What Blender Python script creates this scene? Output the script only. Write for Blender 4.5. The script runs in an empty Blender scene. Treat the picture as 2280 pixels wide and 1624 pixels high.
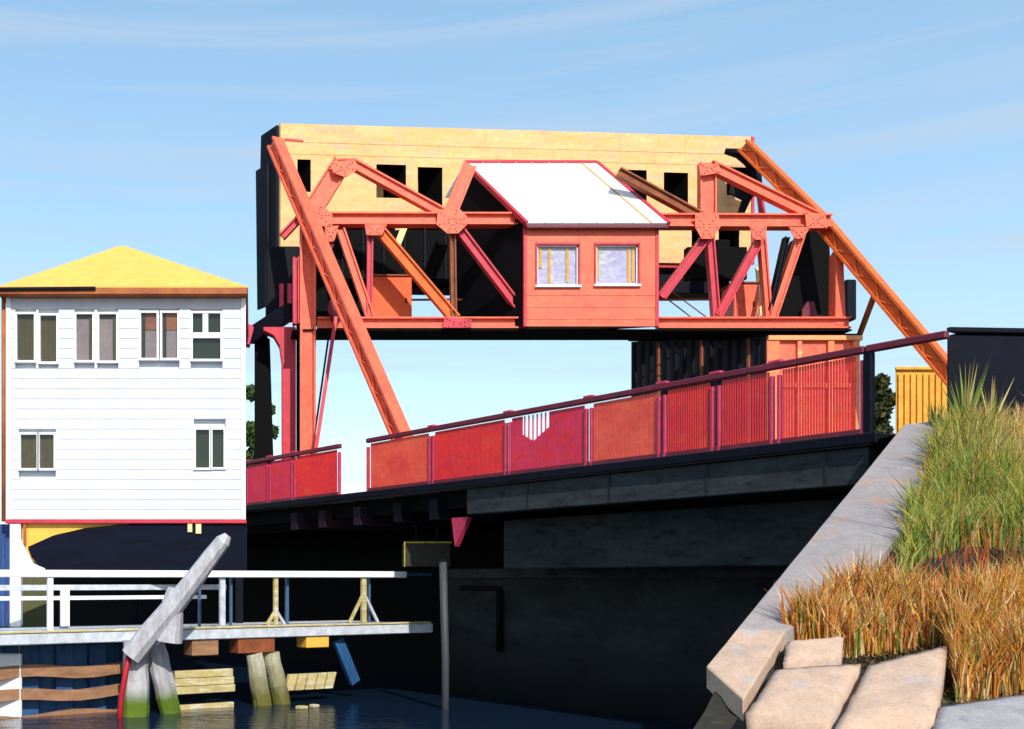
import bpy, bmesh, math, random
import numpy as np
from mathutils import Vector
random.seed(7); rng = np.random.default_rng(7)
S = bpy.context.scene
COL = S.collection
R = math.radians

# ------------------------------------------------------------ camera, sky, sun, exposure
EYE = 3.2                       # metres above the water
F, PX, HY = 2400.0, 560.0, 1290.0
cd = bpy.data.cameras.new('camera'); cam = bpy.data.objects.new('camera', cd); COL.objects.link(cam)
cam.location = (0, 0, EYE); cam.rotation_euler = (R(90), 0, 0)
cd.sensor_width = 36; cd.lens = 36*F/2280
cd.shift_x = (1140-PX)/2280; cd.shift_y = (HY-812)/2280
cd.clip_end = 6000; cd.clip_start = 0.1
S.camera = cam

SUN_A, SUN_E = R(12), R(38)
to_sun = Vector((math.sin(SUN_A)*math.cos(SUN_E), -math.cos(SUN_A)*math.cos(SUN_E), math.sin(SUN_E)))
W = bpy.data.worlds.new('World'); S.world = W; W.use_nodes = True
wn, wl = W.node_tree.nodes, W.node_tree.links
wn.clear()
wo = wn.new('ShaderNodeOutputWorld'); bg = wn.new('ShaderNodeBackground')
sky = wn.new('ShaderNodeTexSky'); sky.sky_type = 'NISHITA'; sky.sun_disc = False
sky.sun_elevation = SUN_E; sky.sun_rotation = math.pi - SUN_A
sky.air_density = 1.0; sky.dust_density = 0.6; sky.ozone_density = 2.0
tc = wn.new('ShaderNodeTexCoord')
mp = wn.new('ShaderNodeMapping'); mp.inputs['Scale'].default_value = (.9, .9, 19)
mp.inputs['Rotation'].default_value = (0, R(2), 0)
nz = wn.new('ShaderNodeTexNoise'); nz.inputs['Scale'].default_value = 2.2; nz.inputs['Detail'].default_value = 9; nz.inputs['Roughness'].default_value = .58
nz.inputs['Distortion'].default_value = .4
rp = wn.new('ShaderNodeMapRange'); rp.inputs[1].default_value = .42; rp.inputs[2].default_value = .78; rp.inputs[3].default_value = 0; rp.inputs[4].default_value = .6
mx = wn.new('ShaderNodeMix'); mx.data_type = 'RGBA'
mx.inputs[7].default_value = (2.9, 3.3, 3.75, 1)
hsv = wn.new('ShaderNodeHueSaturation'); hsv.inputs['Saturation'].default_value = 1.3; hsv.inputs['Hue'].default_value = .492; hsv.inputs['Value'].default_value = 1.9
gm = wn.new('ShaderNodeGamma'); gm.inputs[1].default_value = .6
wl.new(tc.outputs['Generated'], mp.inputs['Vector']); wl.new(mp.outputs[0], nz.inputs['Vector'])
wl.new(nz.outputs['Fac'], rp.inputs[0]); wl.new(rp.outputs[0], mx.inputs[0])
wl.new(sky.outputs[0], gm.inputs[0]); wl.new(gm.outputs[0], hsv.inputs['Color']); wl.new(hsv.outputs[0], mx.inputs[6])
wl.new(mx.outputs[2], bg.inputs[0]); wl.new(bg.outputs[0], wo.inputs[0])
bg.inputs[1].default_value = 0.15
sl = bpy.data.lights.new('sun', 'SUN'); sl.energy = 3.3; sl.angle = R(.5); sl.color = (1, .95, .86)
so = bpy.data.objects.new('sun', sl); COL.objects.link(so)
so.rotation_euler = (-to_sun).to_track_quat('-Z', 'Y').to_euler(); so.location = (30, -40, 60)
S.view_settings.view_transform = 'Standard'; S.view_settings.look = 'None'
S.view_settings.gamma = 1; S.view_settings.use_curve_mapping = False
S.view_settings.exposure = 0.5

# ------------------------------------------------------------ helpers
def U(px, py, Z):               # a point at depth Z seen at picture position px, py (2280 wide)
    return Vector(((px-PX)/F*Z, Z, EYE+(HY-py)/F*Z))
def lin(c):
    return tuple((v/255/12.92 if v/255 <= .04045 else ((v/255+.055)/1.055)**2.4) for v in c)
AX0 = Vector((-.15, 34.9, 0)); AXD = Vector((10.18, -17.2, 0)).normalized()   # bridge axis, towards the viewer
AXN = Vector((-AXD.y, AXD.x, 0))                                              # across the bridge, away from the viewer
BACK = -AXD
def RL(s, off, rel):            # bridge coordinates: along, across, height relative to the eye
    p = AX0 + AXD*s + AXN*off; p.z = EYE+rel; return p
def rail_s(px, off=0.0):        # distance along the bridge of picture column px
    k = (px-PX)/F; a = AX0+AXN*off
    return (k*a.y-a.x)/(AXD.x-k*AXD.y)

MATS = {}
def mat(name, c1, c2=None, rough=.6, scale=(3, 3, 3), var=.5, metal=0, grain=.12, bump=.15, c3=None, c3lo=.62, c3hi=.75, spec=.4, wet=None):
    m = bpy.data.materials.new(name); m.use_nodes = True; MATS[name] = m
    n, l = m.node_tree.nodes, m.node_tree.links
    b = n['Principled BSDF']; b.inputs['Roughness'].default_value = rough; b.inputs['Metallic'].default_value = metal
    b.inputs['Specular IOR Level'].default_value = spec
    c1 = lin(c1); c2 = lin(c2) if c2 else tuple(v*.7 for v in c1)
    tcn = n.new('ShaderNodeNewGeometry')
    mpn = n.new('ShaderNodeMapping'); mpn.inputs['Scale'].default_value = scale
    l.new(tcn.outputs['Position'], mpn.inputs['Vector'])
    no = n.new('ShaderNodeTexNoise'); no.inputs['Scale'].default_value = 1.0; no.inputs['Detail'].default_value = 6; no.inputs['Roughness'].default_value = .62
    l.new(mpn.outputs[0], no.inputs['Vector'])
    mr = n.new('ShaderNodeMapRange'); mr.inputs[1].default_value = .35; mr.inputs[2].default_value = .68; mr.inputs[4].default_value = var
    l.new(no.outputs['Fac'], mr.inputs[0])
    mi = n.new('ShaderNodeMix'); mi.data_type = 'RGBA'; mi.inputs[6].default_value = (*c1, 1); mi.inputs[7].default_value = (*c2, 1)
    l.new(mr.outputs[0], mi.inputs[0]); out = mi.outputs[2]
    if c3:
        n3 = n.new('ShaderNodeTexNoise'); n3.inputs['Scale'].default_value = 1.9; n3.inputs['Detail'].default_value = 7; n3.inputs['Roughness'].default_value = .68
        l.new(mpn.outputs[0], n3.inputs['Vector'])
        r3 = n.new('ShaderNodeMapRange'); r3.inputs[1].default_value = c3lo; r3.inputs[2].default_value = c3hi
        l.new(n3.outputs['Fac'], r3.inputs[0])
        m3 = n.new('ShaderNodeMix'); m3.data_type = 'RGBA'; m3.inputs[7].default_value = (*lin(c3), 1)
        l.new(r3.outputs[0], m3.inputs[0]); l.new(out, m3.inputs[6]); out = m3.outputs[2]
    if wet:                     # tidal growth up to a height above the water
        sp = n.new('ShaderNodeSeparateXYZ'); l.new(tcn.outputs['Position'], sp.inputs[0])
        ad = n.new('ShaderNodeMath'); ad.operation = 'MULTIPLY_ADD'; ad.inputs[1].default_value = wet[2]; l.new(no.outputs['Fac'], ad.inputs[0]); l.new(sp.outputs[2], ad.inputs[2])
        rw = n.new('ShaderNodeMapRange'); rw.inputs[1].default_value = wet[0]; rw.inputs[2].default_value = wet[1]; rw.inputs[3].default_value = 1; rw.inputs[4].default_value = 0
        l.new(ad.outputs[0], rw.inputs[0])
        mw = n.new('ShaderNodeMix'); mw.data_type = 'RGBA'; mw.inputs[7].default_value = (*lin(wet[3]), 1)
        l.new(rw.outputs[0], mw.inputs[0]); l.new(out, mw.inputs[6]); out = mw.outputs[2]
    if grain:
        g2 = n.new('ShaderNodeTexNoise'); g2.inputs['Scale'].default_value = 7; g2.inputs['Detail'].default_value = 5; g2.inputs['Roughness'].default_value = .7
        l.new(tcn.outputs['Position'], g2.inputs['Vector'])
        q2 = n.new('ShaderNodeMapRange'); q2.inputs[1].default_value = .3; q2.inputs[2].default_value = .7; q2.inputs[3].default_value = 1-grain*1.3; q2.inputs[4].default_value = 1+grain*.7
        l.new(g2.outputs['Fac'], q2.inputs[0])
        v2 = n.new('ShaderNodeVectorMath'); v2.operation = 'SCALE'; l.new(out, v2.inputs[0]); l.new(q2.outputs[0], v2.inputs['Scale']); out = v2.outputs[0]
        g = n.new('ShaderNodeTexNoise'); g.inputs['Scale'].default_value = 42; g.inputs['Detail'].default_value = 3
        l.new(tcn.outputs['Position'], g.inputs['Vector'])
        gr = n.new('ShaderNodeMapRange'); gr.inputs[1].default_value = .3; gr.inputs[2].default_value = .7; gr.inputs[3].default_value = 1-grain; gr.inputs[4].default_value = 1+grain
        l.new(g.outputs['Fac'], gr.inputs[0])
        vm = n.new('ShaderNodeVectorMath'); vm.operation = 'SCALE'; l.new(out, vm.inputs[0]); l.new(gr.outputs[0], vm.inputs['Scale']); out = vm.outputs[0]
    l.new(out, b.inputs['Base Color'])
    if bump:
        bp = n.new('ShaderNodeBump'); bp.inputs['Strength'].default_value = bump; bp.inputs['Distance'].default_value = .03
        l.new(no.outputs['Fac'], bp.inputs['Height']); l.new(bp.outputs[0], b.inputs['Normal'])
    return m

class MB:
    def __init__(s): s.v = []; s.f = []
    def add(s, vs, fs):
        o = len(s.v); s.v += [Vector(p) for p in vs]; s.f += [tuple(o+i for i in f) for f in fs]; return s
    def hexa(s, p):             # four bottom corners then four top corners
        return s.add(p, [(3, 2, 1, 0), (4, 5, 6, 7), (0, 1, 5, 4), (1, 2, 6, 5), (2, 3, 7, 6), (3, 0, 4, 7)])
    def box(s, x0, x1, y0, y1, z0, z1):
        return s.hexa([(x0, y0, z0), (x1, y0, z0), (x1, y1, z0), (x0, y1, z0), (x0, y0, z1), (x1, y0, z1), (x1, y1, z1), (x0, y1, z1)])
    def frame(s, o, a, b, c):   # corner and three edge vectors
        o, a, b, c = Vector(o), Vector(a), Vector(b), Vector(c)
        return s.hexa([o, o+a, o+a+b, o+b, o+c, o+a+c, o+a+b+c, o+b+c])
    def bar(s, p1, p2, w, d, ref, ow=0, od=0):   # w across ref and the axis, d along ref
        p1, p2, ref = Vector(p1), Vector(p2), Vector(ref)
        t = (p2-p1).normalized(); sd = t.cross(ref).normalized(); u = sd.cross(t).normalized()
        p1 = p1+sd*ow+u*od; p2 = p2+sd*ow+u*od
        q = [(-1, -1), (1, -1), (1, 1), (-1, 1)]
        return s.hexa([p1+sd*(w/2*a)+u*(d/2*b) for a, b in q]+[p2+sd*(w/2*a)+u*(d/2*b) for a, b in q])
    def channel(s, p1, p2, w, d, ref, fl=.055):
        fl = min(fl, w*.28)
        s.bar(p1, p2, w-2*fl, d*.45, ref, 0, 0)
        s.bar(p1, p2, fl, d, ref, w/2-fl/2, 0); s.bar(p1, p2, fl, d, ref, -w/2+fl/2, 0); return s
    def prism(s, poly, ext):
        poly = [Vector(p) for p in poly]; ext = Vector(ext); n = len(poly)
        return s.add(poly+[p+ext for p in poly], [tuple(range(n)), tuple(range(2*n-1, n-1, -1))]+[(i, i+n, (i+1) % n+n, (i+1) % n) for i in range(n)])
    def tube(s, pts, rad, seg=10, wob=0):
        pts = [Vector(p) for p in pts]; rad = rad if isinstance(rad, (list, tuple)) else [rad]*len(pts)
        vs, fs = [], []
        ph = [1+wob*random.uniform(-1, 1) for _ in range(seg)]
        for i, p in enumerate(pts):
            t = (pts[min(i+1, len(pts)-1)]-pts[max(i-1, 0)]).normalized()
            a = t.cross(Vector((0, 1, .03)) if abs(t.y) < .9 else Vector((1, 0, 0))).normalized(); b = a.cross(t)
            for k in range(seg):
                an = 2*math.pi*k/seg; vs.append(p+(a*math.cos(an)+b*math.sin(an))*rad[i]*ph[k]*(1+wob*.4*random.uniform(-1, 1)))
        for i in range(len(pts)-1):
            for k in range(seg): fs.append((i*seg+k, i*seg+(k+1) % seg, (i+1)*seg+(k+1) % seg, (i+1)*seg+k))
        fs.append(tuple(range(seg-1, -1, -1))); fs.append(tuple(range((len(pts)-1)*seg, len(pts)*seg)))
        return s.add(vs, fs)
    def build(s, name, m, parent=None, bevel=0, smooth=False, loc=None):
        base = Vector((0, 0, 0))
        if parent is not None: base = Vector(parent['base'])
        elif loc is not None: base = Vector(loc)
        me = bpy.data.meshes.new(name)
        bm = bmesh.new(); vs = [bm.verts.new(p-base) for p in s.v]
        for f in s.f:
            try: bm.faces.new([vs[i] for i in f])
            except ValueError: pass
        bmesh.ops.recalc_face_normals(bm, faces=bm.faces)
        if bevel: bmesh.ops.bevel(bm, geom=[e for e in bm.edges if e.calc_face_angle(0) > .5], offset=bevel, segments=1, affect='EDGES', clamp_overlap=True)
        bm.to_mesh(me); bm.free()
        if smooth: me.polygons.foreach_set('use_smooth', [True]*len(me.polygons))
        me.materials.append(m)
        o = bpy.data.objects.new(name, me); COL.objects.link(o)
        if parent is not None: o.parent = parent; o['base'] = parent['base']
        else: o.location = base; o['base'] = tuple(base)
        return o
def tag(o, label=None, cat=None, group=None, kind=None):
    if label: o['label'] = label
    if cat: o['category'] = cat
    if group: o['group'] = group
    if kind: o['kind'] = kind
    return o
def thing(name, label, cat, loc, group=None):
    o = bpy.data.objects.new(name, None); COL.objects.link(o); o.location = loc; o['base'] = tuple(loc); o.empty_display_size = .3
    return tag(o, label, cat, group)
def struct(name, mb, m): return tag(mb.build(name, m), kind='structure')

# ------------------------------------------------------------ materials
CORAL = mat('coral_steel_paint', (238, 112, 78), (226, 88, 68), .5, (2.2, 2.2, 2.2), .8, c3=(186, 70, 62), c3lo=.6, c3hi=.76, grain=.17)
CRIM = mat('crimson_steel_paint', (205, 52, 70), (176, 36, 60), .5, (2, 2, 2), .8, c3=(226, 88, 70), c3lo=.6, c3hi=.75)
RUST = mat('rust_orange_paint', (226, 112, 44), (206, 88, 40), .65, (3, 3, 3), .8, c3=(150, 70, 40))
BROWN = mat('brown_rusty_steel', (150, 82, 44), (104, 54, 36), .7, (3, 3, 3), .8, c3=(196, 96, 58))
DARK = mat('dark_navy_steel', (13, 17, 32), (8, 9, 16), .6, (2, 2, 2), .8, spec=.12, c3=(38, 18, 30), c3lo=.66, c3hi=.8)
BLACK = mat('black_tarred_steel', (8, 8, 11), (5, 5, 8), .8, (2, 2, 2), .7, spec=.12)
CREAM = mat('cream_concrete', (238, 194, 136), (228, 170, 104), .85, (.7, .7, 3.6), .8, c3=(232, 172, 146), c3lo=.5, c3hi=.7, bump=.25)
RED = mat('red_rail_paint', (242, 56, 48), (222, 42, 62), .5, (1.2, 1.2, 2), .9, c3=(232, 84, 60), c3lo=.55, c3hi=.7)
MAROON = mat('maroon_rail_paint', (116, 28, 46), (84, 22, 44), .5, (3, 3, 3), .8)
PINK = mat('pink_red_post_paint', (204, 56, 92), (170, 40, 76), .5, (3, 3, 3), .7)
FASC = mat('dark_concrete', (62, 68, 70), (44, 48, 52), .9, (.8, .8, 2.6), .9, spec=.15, c3=(30, 32, 36), c3lo=.5, c3hi=.7, bump=.4)
FASC2 = mat('dark_stained_concrete', (50, 53, 53), (32, 34, 36), .9, (.7, .7, 2), .9, spec=.15, c3=(70, 62, 34), c3lo=.66, c3hi=.84, bump=.4, wet=(.4, 2.2, .9, (9, 12, 16)))
WHITE = mat('white_house_paint', (208, 212, 220), (192, 198, 210), .6, (1.6, 1.6, .5), .8, grain=.06, c3=(190, 194, 204), c3lo=.64, c3hi=.85, bump=.06)
WHITET = mat('white_trim_paint', (240, 241, 243), (226, 230, 236), .55, (2, 2, 2), .6, grain=.05)
ROOF = mat('yellow_roof', (232, 186, 94), (224, 172, 80), .8, (2.5, 2.5, 2.5), .7, c3=(226, 192, 112), c3lo=.6, c3hi=.75, grain=.09)
FBROWN = mat('orange_brown_fascia', (178, 98, 42), (140, 70, 34), .6, (2, 2, 2), .8, c3=(50, 36, 36), c3lo=.62, c3hi=.74)
ROOFW = mat('white_metal_roof', (240, 240, 243), (228, 229, 236), .45, (1, 4, 1), .6, grain=.04, bump=.05)
OCHRE = mat('ochre_paint', (226, 168, 62), (196, 138, 40), .7, (3, 3, 3), .7, c3=(204, 104, 36), c3lo=.58, c3hi=.7)
ORANGE = mat('orange_cabinet_paint', (232, 92, 22), (214, 80, 24), .5, (2, 2, 2), .7, c3=(150, 60, 36), c3lo=.66, c3hi=.8)
GREYW = mat('weathered_white_timber', (206, 212, 220), (166, 172, 180), .75, (4, 4, 4), .8, c3=(140, 136, 132), c3lo=.6, c3hi=.74)
TIMB = mat('grey_weathered_timber', (190, 189, 194), (150, 148, 152), .85, (7, 7, 1.2), .9, c3=(208, 208, 214), c3lo=.6, c3hi=.72, bump=.5, wet=(.55, .95, .5, (92, 116, 26)))
TIMBY = mat('cream_weathered_timber', (200, 184, 128), (170, 150, 96), .85, (1.2, 1.2, 7), .9, c3=(214, 210, 196), c3lo=.52, c3hi=.66, bump=.4)
WALE = mat('brown_timber_wale', (164, 122, 90), (128, 92, 66), .85, (1.5, 1.5, 6), .9, bump=.4)
SHEET = mat('blue_sheet_piling', (52, 104, 152), (28, 60, 108), .55, (2.4, 2.4, .6), .9, c3=(84, 126, 160), c3lo=.62, c3hi=.75)
NAVY = mat('navy_boards', (6, 14, 36), (4, 7, 18), .7, (1, 1, 5), .9, spec=.12)
YELW = mat('yellow_wall_paint', (236, 186, 76), (224, 168, 66), .7, (2, 2, 2), .6)
CONC = mat('pale_concrete', (154, 145, 143), (134, 129, 132), .9, (1.1, 1.1, 1.1), .9, c3=(166, 136, 116), c3lo=.56, c3hi=.74, bump=.35)
STONE = mat('pinkish_stone', (196, 166, 142), (172, 148, 132), .9, (1.8, 1.8, 3), .9, c3=(166, 164, 168), c3lo=.56, c3hi=.7, bump=.5)
STONEG = mat('grey_stone', (164, 160, 160), (138, 136, 140), .9, (1.8, 1.8, 3), .9, c3=(116, 120, 140), c3lo=.6, c3hi=.72, bump=.5)
SOIL = mat('dark_soil', (52, 48, 38), (34, 36, 36), .95, (4, 4, 4), .9, c3=(80, 66, 38), c3lo=.55, bump=.6)
LAND = mat('scrub_ground', (96, 92, 62), (74, 76, 50), .95, (.4, .4, .4), .9)
ASPH = mat('asphalt', (62, 62, 64), (50, 50, 52), .9, (2, 2, 2), .7)
LAV = mat('lavender_blind', (176, 160, 206), (196, 196, 208), .8, (2, 2, 4), .9, c3=(204, 206, 212), c3lo=.5, c3hi=.62)
OLIVE = mat('olive_curtain', (74, 66, 20), (56, 46, 18), .8, (14, 14, 1.5), .9, c3=(104, 50, 30), c3lo=.54, c3hi=.7)
MAUVE = mat('mauve_grey_blind', (138, 120, 120), (122, 106, 110), .8, (2, 2, 2), .7)
DGREEN = mat('dark_green_blind', (26, 42, 14), (16, 26, 16), .8, (10, 10, 1.5), .8)
SLATE = mat('slate_blue_paint', (72, 104, 136), (48, 72, 100), .6)
PURP = mat('dark_purple_steel', (44, 26, 42), (30, 18, 30), .7, spec=.15)
PALEY = mat('pale_cream_paint', (236, 228, 160), (226, 212, 140), .6)
BARK = mat('tree_bark', (70, 56, 42), (46, 38, 30), .9, (6, 6, 2), .9, bump=.6)
YTRIM = mat('yellow_edge_paint', (190, 176, 30), (120, 112, 24), .6, (6, 6, 6), .9)

def glass(name):
    m = bpy.data.materials.new(name); m.use_nodes = True; n, l = m.node_tree.nodes, m.node_tree.links
    n.clear(); o = n.new('ShaderNodeOutputMaterial'); mi = n.new('ShaderNodeMixShader'); t = n.new('ShaderNodeBsdfTransparent'); g = n.new('ShaderNodeBsdfGlossy')
    g.inputs['Roughness'].default_value = .03; mi.inputs[0].default_value = .045
    t.inputs[0].default_value = (.92, .95, .95, 1)
    l.new(t.outputs[0], mi.inputs[1]); l.new(g.outputs[0], mi.inputs[2]); l.new(mi.outputs[0], o.inputs[0]); return m
GLASS = glass('window_glass')
def attr_mat(name, rough=.7, trans=.25):
    m = bpy.data.materials.new(name); m.use_nodes = True; n, l = m.node_tree.nodes, m.node_tree.links
    b = n['Principled BSDF']; b.inputs['Roughness'].default_value = rough; b.inputs['Specular IOR Level'].default_value = .25
    a = n.new('ShaderNodeAttribute'); a.attribute_name = 'tint'; l.new(a.outputs['Color'], b.inputs['Base Color'])
    tr = n.new('ShaderNodeBsdfTranslucent'); l.new(a.outputs['Color'], tr.inputs[0])
    mi = n.new('ShaderNodeMixShader'); mi.inputs[0].default_value = trans
    l.new(b.outputs[0], mi.inputs[1]); l.new(tr.outputs[0], mi.inputs[2]); l.new(mi.outputs[0], n['Material Output'].inputs[0]); return m
BLADE = attr_mat('grass_blade'); LEAF = attr_mat('leaf')
def water_mat():
    m = bpy.data.materials.new('dark_water'); m.use_nodes = True; n, l = m.node_tree.nodes, m.node_tree.links
    b = n['Principled BSDF']; b.inputs['Base Color'].default_value = (.006, .017, .04, 1); b.inputs['Roughness'].default_value = .06; b.inputs['IOR'].default_value = 1.33
    t = n.new('ShaderNodeNewGeometry'); mpn = n.new('ShaderNodeMapping'); mpn.inputs['Scale'].default_value = (1.2, 3.2, 1)
    no = n.new('ShaderNodeTexNoise'); no.inputs['Scale'].default_value = 1.3; no.inputs['Detail'].default_value = 5
    bp = n.new('ShaderNodeBump'); bp.inputs['Strength'].default_value = .5; bp.inputs['Distance'].default_value = .06
    l.new(t.outputs['Position'], mpn.inputs[0]); l.new(mpn.outputs[0], no.inputs[0]); l.new(no.outputs[0], bp.inputs['Height']); l.new(bp.outputs[0], b.inputs['Normal']); return m
WATER = water_mat()

# ------------------------------------------------------------ setting: water, land, bank
struct('water', MB().add([(-3000, -400, 0), (3000, -400, 0), (3000, 4500, 0), (-3000, 4500, 0)], [(0, 1, 2, 3)]), WATER)

B0 = U(1570, 1505, 10.0); B1 = U(2010, 960, 16.5); EDGE = B1-B0; CON = Vector((1, -.2, 0)).normalized()
BN = EDGE.cross(CON).normalized()
if BN.z < 0: BN = -BN
def bank_hit(px, py, lift=0):
    d = Vector(((px-PX)/F, 1, (HY-py)/F)); o = Vector((0, 0, EYE)); t = ((B0+BN*lift)-o).dot(BN)/d.dot(BN); return o+d*t
def bank(e, r): return B0+EDGE*e+CON*r
mb = MB(); ne, nr = 34, 60
def bump_h(p): return .06*math.sin(p.x*1.7+p.y*.6)+.05*math.sin(p.y*2.3-p.x)+random.uniform(-.03, .03)
vs = []
for i in range(ne+1):
    e = -.12+1.13*i/ne
    for j in range(nr+1):
        r = .15+26*(j/nr)**1.4; p = bank(e, r); p.z += bump_h(p)-.06; vs.append(p)
mb.add(vs, [(i*(nr+1)+j, i*(nr+1)+j+1, (i+1)*(nr+1)+j+1, (i+1)*(nr+1)+j) for i in range(ne) for j in range(nr)])
low = [bank(-.12, .15+26*(j/nr)**1.4) for j in range(nr+1)]
mb.add([p-Vector((0, 0, .2)) for p in low]+[Vector((p.x-.3, p.y-.5, -.6)) for p in low], [(j, j+1, nr+2+j, nr+1+j) for j in range(nr)])
bo = struct('bank', mb, SOIL); bo.data.polygons.foreach_set('use_smooth', [True]*len(bo.data.polygons))
ZL = EYE+2.26
crest = [bank(1.005, r) for r in (0, 4, 10, 20, 26)]
def poly(pts, z): return MB().add([(p[0], p[1], z) for p in pts], [tuple(range(len(pts)))])
pl = [(c.x, c.y) for c in crest]+[(90, 12), (90, 300), (16, 300), (16.5, 40), RL(13.2, 16.2, 0)[:2], RL(20.2, 15.2, 0)[:2], RL(20.2, 0, 0)[:2]]
struct('approach_ground', poly(pl, ZL), LAND)
struct('far_bank', poly([(-120, 72), (14, 72), (14, 400), (-120, 400)], EYE+1.6).add([(-120, 72, -1), (14, 72, -1), (14, 72, EYE+1.6), (-120, 72, EYE+1.6)], [(0, 1, 2, 3)]), LAND)

# ------------------------------------------------------------ bridge deck, fascia and pier below it
DZ = 2.4
mb = MB(); mb.frame(RL(-34, -.12, DZ-.22), AXD*54.2, AXN*15.6, (0, 0, .2)); struct('road_deck', mb, ASPH)
span = thing('approach_span', 'dark grey concrete side of the bridge deck under the red mesh railing', 'bridge deck', RL(10, 0, 0-EYE))
mb = MB(); s0, s1 = rail_s(1040), rail_s(2000)
mb.frame(RL(s0, -.02, 1.55), AXD*(20.1-s0), AXN*.5, (0, 0, .62)); mb.build('fascia_panel', FASC, span, .02)
mb = MB(); mb.frame(RL(-34, -.16, 2.2), AXD*54.3, AXN*.6, (0, 0, .17)); mb.build('deck_edge', DARK, span, .015)
mb = MB(); sA = rail_s(1120, 1.2); mb.frame(RL(sA, 1.2, .25), AXD*(20.0-sA), AXN*.7, (0, 0, 1.2)); mb.build('inner_girder', FASC, span, .03)
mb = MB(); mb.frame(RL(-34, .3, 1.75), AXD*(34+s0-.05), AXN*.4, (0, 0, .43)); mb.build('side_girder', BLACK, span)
for k, px in enumerate((650, 712, 790, 880, 960)):     # floor beam ends
    s = rail_s(px); mb = MB(); mb.frame(RL(s-.14, .05, 1.5), AXD*.32, AXN*9, (0, 0, .5)); mb.build('floor_beam', PURP if k < 3 else DARK, span)
mb = MB(); mb.prism([RL(s0-.62, .05, 1.5), RL(s0-.02, .05, 1.5), RL(s0-.5, .05, .8)], AXN*.15); mb.build('gusset_bracket', PINK, span)
pier = thing('bridge_pier', 'dark stained pier wall standing in the water under the bridge', 'pier', RL(10, 3, -EYE))
sP = rail_s(990, 2.6)
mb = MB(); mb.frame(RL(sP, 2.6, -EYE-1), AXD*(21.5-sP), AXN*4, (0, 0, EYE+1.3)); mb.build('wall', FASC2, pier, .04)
mb = MB(); mb.frame(RL(sP-.1, 2.5, .02), AXD*(21.3-sP), AXN*.14, (0, 0, .26)); mb.build('ledge', FASC, pier, .02)
for k in range(5):
    mb = MB(); mb.frame(RL(s0+2+2.3*k, -.032, 1.56), AXD*.05, AXN*.011, (0, 0, .6)); mb.build('joint_cover', FASC2, span)
mb = MB()
mb.frame(RL(rail_s(1020, 2.5), 2.56, -.32), AXD*(rail_s(1112, 2.5)-rail_s(1020, 2.5)), AXN*.1, (0, 0, .14)); mb.build('pipe_bracket', BLACK, pier)
mb = MB(); q = RL(rail_s(1112, 2.5), 2.5, 0); mb.tube([(q.x, q.y, EYE-.3), (q.x, q.y, EYE-1.9)], .09); mb.build('drain_pipe', BLACK, pier, smooth=True)
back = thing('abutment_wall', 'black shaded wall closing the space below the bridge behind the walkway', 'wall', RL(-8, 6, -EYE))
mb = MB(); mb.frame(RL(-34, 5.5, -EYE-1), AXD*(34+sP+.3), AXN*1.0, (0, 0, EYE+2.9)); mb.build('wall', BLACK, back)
g = thing('guide_pile', 'thin grey steel pile standing free in front of the dark pier', 'pile', U(990, 1690, 26.5))
mb = MB(); q = U(990, 1250, 26.5); mb.tube([(q.x, q.y, -1.5), (q.x+.02, q.y, 1.2), (q.x-.04, q.y, q.z)], .095, 12); mb.build('shaft', mat('grey_pile_steel', (66, 68, 72), (44, 46, 50), .6, (3, 3, 1)), g, smooth=True)
mb = MB(); mb.tube([(q.x-.04, q.y, q.z), (q.x-.04, q.y, q.z+.06)], .12, 12); mb.build('cap', DARK, g)
cb = thing('equipment_box', 'dark box with yellow top edge hung beneath the bridge by the pile', 'box', U(950, 1262, 28.5))
a = U(902, 1262, 28.5); b = U(1003, 1210, 28.5)
mb = MB(); mb.box(a.x, b.x, a.y, a.y+.6, a.z, b.z); mb.build('body', mat('dark_olive_box', (38, 36, 22), (24, 23, 18)), cb, .015)
mb = MB(); mb.box(a.x-.03, b.x+.03, a.y-.03, a.y+.05, b.z, b.z+.045); mb.box(a.x-.03, a.x, a.y-.03, a.y+.04, a.z, b.z); mb.build('edge_trim', YTRIM, cb)
mb = MB(); mb.box(a.x+.3, a.x+.36, a.y+.2, a.y+.26, b.z+.045, EYE+1.7); mb.box(b.x-.36, b.x-.3, a.y+.2, a.y+.26, b.z+.045, EYE+1.7); mb.build('hanger', DARK, cb)

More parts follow.
